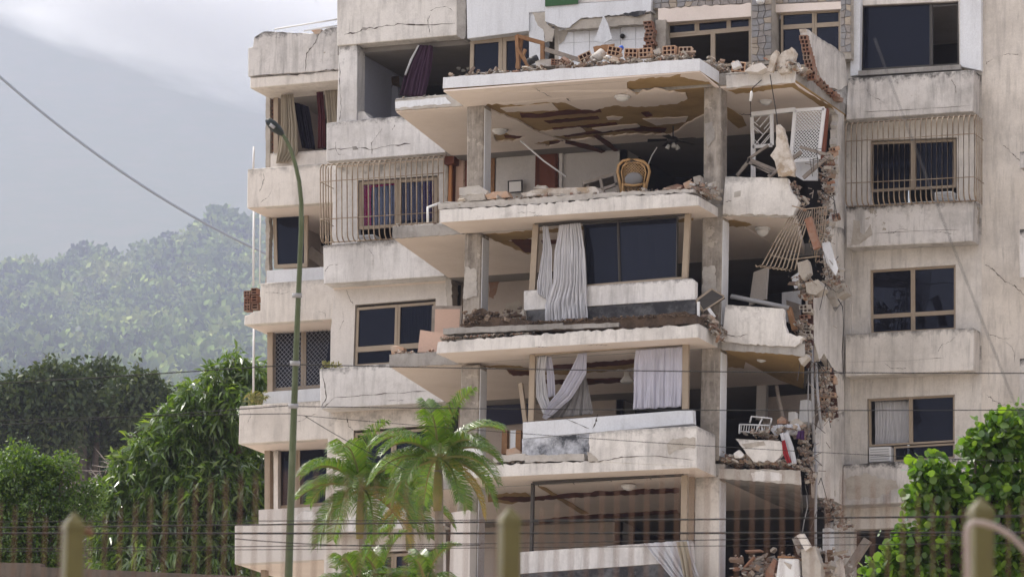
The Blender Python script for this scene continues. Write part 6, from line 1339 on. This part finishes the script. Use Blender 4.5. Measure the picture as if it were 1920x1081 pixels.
def palm(px, py_c, dist, nf, length, seed, label, trunk_w=8, lean=0, ybase=1200):
    rng = np.random.default_rng(seed); c = at(px, py_c, dist); gzz = ground_z(dist); b = at(px+lean, ybase, dist); b.z = gzz
    e = empty('palm_tree', b, label, 'palm tree', 'palms before the building')
    n = 22; P = []; R = []
    for i in range(n+1):
        t = i/n; p = b.lerp(c, t); p = p+Vector((math.sin(t*3)*.08, 0, 0)); P.append(p); R.append(trunk_w/FPX*dist*(1.25-.35*t)*(1+.05*(i % 2)))
    P[-1] = c - Vector((0, 0, .12))
    put(tube('trunk', P, R, 'palm_trunk', None, 10), e)
    put(tube('crown_shaft', [c-Vector((0, 0, .75)), c-Vector((0, 0, .5)), c-Vector((0, 0, .2)), c+Vector((0, 0, .12))], [R[-1]*1.0, R[-1]*1.25, R[-1]*1.05, R[-1]*.5], 'palm_sheath', None, 10), e)
    out = ([], [], [], [], [])
    rac = []
    for k in range(nf):
        az = k*2.399+rng.uniform(-.25, .25); el = math.radians(84-104*((k+.5)/nf)**.8+rng.uniform(-6, 6))
        d = np.array([math.cos(az)*math.cos(el), math.sin(az)*math.cos(el), math.sin(el)])
        frond(np.array(c)+np.array([0, 0, .05]), d, length*rng.uniform(.85, 1.12), .8+.5*rng.random(), 80, length*.24, 0, out if k < nf-1 else rac.append(([], [], [], [], [])) or rac[-1], rng)
    put(obj('crown', [tuple(v) for v in out[0]], out[1], 'leaf_palm'), e); put(obj('rachis', [tuple(v) for v in out[3]], out[4], 'palm_sheath'), e)
    for dr in rac: k0 = len(dr[0]); put(obj('dry_frond', [tuple(v) for v in dr[0]+dr[3]], dr[1]+[[i+k0 for i in f] for f in dr[4]], 'leaf_palm_dry'), e)
palm(677, 922, 88, 22, 1.3, 1, 'left palm with feathery fronds crossing the street lamp', 8, 8)
palm(822, 866, 84, 22, 1.12, 2, 'tallest palm, before the fourth balcony', 8.5, -14)
palm(768, 945, 90, 13, .85, 3, 'slender middle palm between the two larger ones', 6, 2)
palm(668, 1100, 80, 11, .9, 4, 'low palm tuft at the foot of the left palm', 5, 0, 1250)
palm(712, 1095, 82, 11, .85, 5, 'low palm tuft between the left and middle palm trunks', 5, 0, 1250)
palm(797, 1098, 80, 10, .8, 6, 'low palm tuft left of the tallest palm trunk', 5, 0, 1250)

# ------------------------------------------------------------------ broadleaf trees
def tree(name, lobes, dist, ncl, per, L, W, mat, label, seed, droop=.3, spread=.9, trunk=None, depth=.75, ball=.12, rnd_=False, sprays=0):
    """lobes (px, py, radius px); whorls of leaves spread through the lobes' shells"""
    rng = np.random.default_rng(seed); s = dist/FPX
    C = [np.array(at(x, y, dist+dz)) for x, y, r_, dz in lobes]; Rr = np.array([l[2]*s for l in lobes]); w_ = Rr**2/np.sum(Rr**2)
    tb = at(trunk[0], trunk[1], dist); tb.z = ground_z(dist)
    e = empty(name, tb, label, 'tree', None)
    idx = rng.choice(len(lobes), ncl, p=w_); dirs = unit(rng.normal(size=(ncl, 3)))
    rad = Rr[idx]*(1-.42*rng.random(ncl)**1.7)*rng.uniform(.9, 1.08, ncl)
    cen = np.array(C)[idx]+dirs*rad[:, None]*np.array([1, 1, .92])
    P = np.repeat(cen, per, 0); base = np.repeat(dirs, per, 0)
    N = unit(base*.45+rng.normal(size=(ncl*per, 3))*spread+np.array([0, 0, -droop])); P = P+rng.normal(size=P.shape)*ball
    # ragged sprays reaching out of the crown
    sp = []; sn = []; br = []
    for _ in range(sprays):
        i_ = rng.choice(len(lobes), p=w_); d_ = unit(rng.normal(size=3)+np.array([0, 0, .35])); st = C[i_]+d_*Rr[i_]*.6; ln_ = Rr[i_]*rng.uniform(.5, .95)
        en = st+d_*ln_+np.array([0, 0, -.18*ln_]); br.append((st, en))
        for u_ in np.linspace(.25, 1, 9):
            for __ in range(max(2, per//2)): sp.append(st+(en-st)*u_+rng.normal(size=3)*ball*.6); sn.append(unit(d_*.5+rng.normal(size=3)*.8+np.array([0, 0, -droop])))
    if sprays: P = np.concatenate([P, np.array(sp)]); N = np.concatenate([N, np.array(sn)])
    for st, en in br[:90]: put(tube('twig', [Vector(st), Vector(en)], [L*.06, L*.02], 'bark', None, 4), e)
    k = len(P); Ls = L*rng.uniform(.5, 1.25, k)
    put(leaf_mesh('crown', P, N, Ls, Ls*W, mat, None, droop*.5, seed, rnd_), e)
    tp = Vector(C[0]); top = [tb, tb.lerp(Vector(np.mean(C, 0)), .6), Vector(np.mean(C, 0))]
    put(tube('trunk', top, [trunk[2], trunk[2]*.8, trunk[2]*.45], 'bark', None, 9), e)
    for c_, R_ in zip(C, Rr): put(tube('limb', [top[1], top[1].lerp(Vector(c_), .55)+Vector((0, 0, .2)), Vector(c_)], [trunk[2]*.45, trunk[2]*.3, trunk[2]*.1], 'bark', None, 6), e)
    return e
tree('mango_tree', [(470, 705, 34, 0), (438, 672, 20, 0), (445, 760, 70, 0), (390, 800, 62, 0), (430, 850, 90, 2), (340, 860, 70, 0), (300, 930, 80, 0), (390, 940, 110, 0), (480, 920, 80, 1), (250, 980, 62, 0), (320, 1030, 110, 0), (430, 1050, 120, 0), (225, 1060, 50, 0), (500, 800, 60, 3), (255, 885, 45, 0), (205, 1000, 38, 0), (330, 800, 48, 0), (375, 752, 44, 0), (415, 712, 34, 0), (220, 940, 40, 0), (290, 860, 55, 0)], 137, 4700, 8, .33, .21, 'leaf_mango', 'large glossy mango tree pressing against the left side of the building', 2, .5, .65, (420, 1250, .35), ball=.05, sprays=60)
tree('umbrella_tree', [(40, 760, 55, 0), (110, 735, 52, 0), (190, 730, 48, 4), (260, 750, 50, 0), (310, 775, 32, 0), (20, 820, 60, 0), (90, 800, 60, 0), (170, 800, 62, 5), (250, 815, 55, 5), (300, 830, 40, 5), (-40, 790, 60, 0), (130, 850, 50, 8), (60, 870, 45, 8), (210, 860, 45, 8)], 300, 5200, 9, .42, .5, 'leaf_far', 'wide dark tree with a domed crown behind the mango tree', 3, .25, .9, (150, 1100, .9), ball=.35, sprays=60)
tree('bushy_tree', [(30, 886, 50, 0), (-10, 926, 50, 0), (80, 896, 37, 0), (120, 876, 25, 0), (60, 956, 63, 0), (140, 956, 42, 0), (175, 921, 20, 0), (10, 1016, 67, 0), (90, 1026, 58, 0), (40, 1086, 67, 0)], 104, 4200, 7, .09, .5, 'leaf_left', 'light green bushy tree in the lower left corner', 5, .15, .9, (40, 1250, .2), ball=.08, sprays=230)
tree('sea_grape_tree', [(1895, 798, 35, 0), (1850, 823, 24, 0), (1900, 868, 42, 0), (1830, 853, 23, 0), (1750, 888, 32, 0), (1800, 928, 42, 0), (1730, 943, 29, 0), (1860, 938, 46, 0), (1780, 998, 48, 0), (1710, 1018, 31, 0), (1680, 1053, 31, 0), (1740, 1078, 46, 0), (1850, 1038, 58, 0), (1640, 1078, 18, 0), (1935, 968, 46, 0), (1920, 1058, 46, 0)], 72, 1250, 5, .115, .95, 'leaf_grape', 'sea grape tree with round bright leaves in the lower right corner', 6, .1, 1.0, (1820, 1250, .14), ball=.07, rnd_=True, sprays=110)
# bare grey branches of a dead bush between the left trees
e = empty('dead_bush', at(230, 1150, 150), 'bare grey branches between the left bush and the mango tree', 'bush')
for P in ([(196, 960), (205, 925), (240, 905), (285, 898)], [(248, 905), (255, 885), (262, 862)], [(300, 985), (290, 950), (270, 915), (258, 880)], [(320, 975), (315, 945), (300, 900)], [(225, 915), (212, 893), (206, 885)], [(330, 960), (320, 930), (322, 905)], [(190, 1000), (210, 960), (230, 945), (270, 930)]): put(tube('branch', [at(x, y, 150) for x, y in P], [.06, .045, .03, .02][:len(P)], 'twig', None, 5), e)
rng = np.random.default_rng(9); k = 900
P = np.array([np.array(at(rng.uniform(190, 340), rng.uniform(870, 1080), 152+rng.uniform(-2, 6))) for _ in range(k)])
put(leaf_mesh('dry_twigs', P, unit(rng.normal(size=(k, 3))), .9, .03, 'twig', None, 0, 9), e)
# dry plant on the far-left balcony and grass on the ledge
e = empty('balcony_plant', py_((478, 758), YLL+.3), 'tangle of dry pale stems on the far-left balcony', 'plant'); k = 90
P = np.array([np.array(py_((rng.uniform(466, 496), rng.uniform(738, 757)), YLL+.4)) for _ in range(k)]); put(leaf_mesh('stems', P, unit(rng.normal(size=(k, 3))+[0, 0, .5]), .2, .05, 'leaf_dry', None, .2, 3), e)
e = empty('ledge_grass', py_((622, 690), YL+.2), 'small tuft of dry grass on the ledge below the net window', 'plant'); k = 50
P = np.array([np.array(py_((rng.uniform(605, 636), rng.uniform(684, 689)), YL+.15)) for _ in range(k)]); put(leaf_mesh('blades', P, unit(rng.normal(size=(k, 3))*.6+[0, 0, .8]), .16, .05, 'leaf_dry', None, .2, 3), e)
# boundary wall and neighbour's roof, lower left
o = boxes('boundary_wall', [([at(-200, 1050, 100), at(75, 1055, 100), at(75, 1500, 100), at(-200, 1500, 100)], (0, .2, 0)), ([at(75, 1062, 100), at(520, 1082, 100), at(520, 1500, 100), at(75, 1500, 100)], (0, .25, 0))], 'wall_brown'); thing(o, 'low weathered brown wall along the bottom left', 'wall')
# ------------------------------------------------------------------ near fence, out of focus
DF = 15.0
def fa(x, y): return at(x, y, DF)
e = empty('iron_fence', Vector((fa(955, 1081).x, fa(955, 1081).y, ground_z(DF))), 'blurred rusty bar fence with three olive posts along the bottom', 'fence')
gzf = ground_z(DF)-.2
def fpost(x, ytip, w=17):
    s = w/FPX*DF; c = fa(x, ytip+38); h = hd*1; R2 = _rt
    V = []
    for dx, dy in ((-s, -s), (s, -s), (s, s), (-s, s)):
        rot_ = .35; V.append(c+R2*(dx*math.cos(rot_)-dy*math.sin(rot_))+hd*(dx*math.sin(rot_)+dy*math.cos(rot_)))
    top = vadd(V, (0, 0, 0)); bot = [Vector((v.x, v.y, gzf)) for v in V]
    apex = c+Vector((0, 0, 36/FPX*DF)); o_ = obj('post', top+bot, [[0, 1, 5, 4], [1, 2, 6, 5], [2, 3, 7, 6], [3, 0, 4, 7], [0, 3, 2, 1]], 'fence_olive'); put(o_, e)
    cc = sum(V, Vector())/4; V2 = [cc+(v-cc)*1.12+Vector((0, 0, -.002)) for v in V]; V3 = [cc+(v-cc)*1.0+Vector((0, 0, 12/FPX*DF)) for v in V]
    put(obj('post_cap', V2+V3+[apex], [[0, 1, 5, 4], [1, 2, 6, 5], [2, 3, 7, 6], [3, 0, 4, 7], [4, 5, 8], [5, 6, 8], [6, 7, 8], [7, 4, 8], [3, 2, 1, 0]], 'fence_olive'), e)
fpost(138, 955); fpost(955, 945); fpost(1838, 928, 19)
def archy(x):
    for a, b, ya, yb in ((-760, 138, 990, 985), (138, 955, 985, 975), (955, 1838, 975, 960), (1838, 2700, 960, 955)):
        if a <= x <= b:
            t = (x-a)/(b-a); return ya+(yb-ya)*t - 100*math.sin(math.pi*t)
    return 980
for x in np.arange(-140, 2080, 28.2):
    if min(abs(x-138), abs(x-955), abs(x-1838)) < 22: continue
    yt = archy(x); t_ = fa(x, yt); b_ = Vector((t_.x, t_.y, gzf))
    put(tube('bar', [b_, t_-Vector((0, 0, .03)), t_], [.0022, .0022, .001], 'fence_rust', None, 6), e)
for yo in (1180,): put(boxes('rail', [bar3(fa(-140, yo+12), fa(2060, yo-6), .03, .02, hd)], 'fence_rust'), e)
put(boxes('kerb', [bar3(Vector((fa(-140, 1000).x, fa(-140, 1000).y, gzf+.1)), Vector((fa(2060, 1000).x, fa(2060, 1000).y, gzf+.1)), .3, .2, hd)], 'concrete'), e)
put(tube('bracket', [fa(150, 993), fa(166, 996), fa(174, 1001)], .012, 'fence_rust', None, 8), e)
tubep = [(1814, 1180), (1814, 1060), (1813, 1000), (1816, 985), (1826, 978), (1845, 980), (1870, 988), (1895, 1003), (1920, 1028), (1990, 1100)]
thing(tube('bent_pipe', [at(x, y, DF-.25) for x, y in tubep], .0085, 'fence_pipe', None, 10), 'bent grey pipe looping over the right fence post', 'pipe')
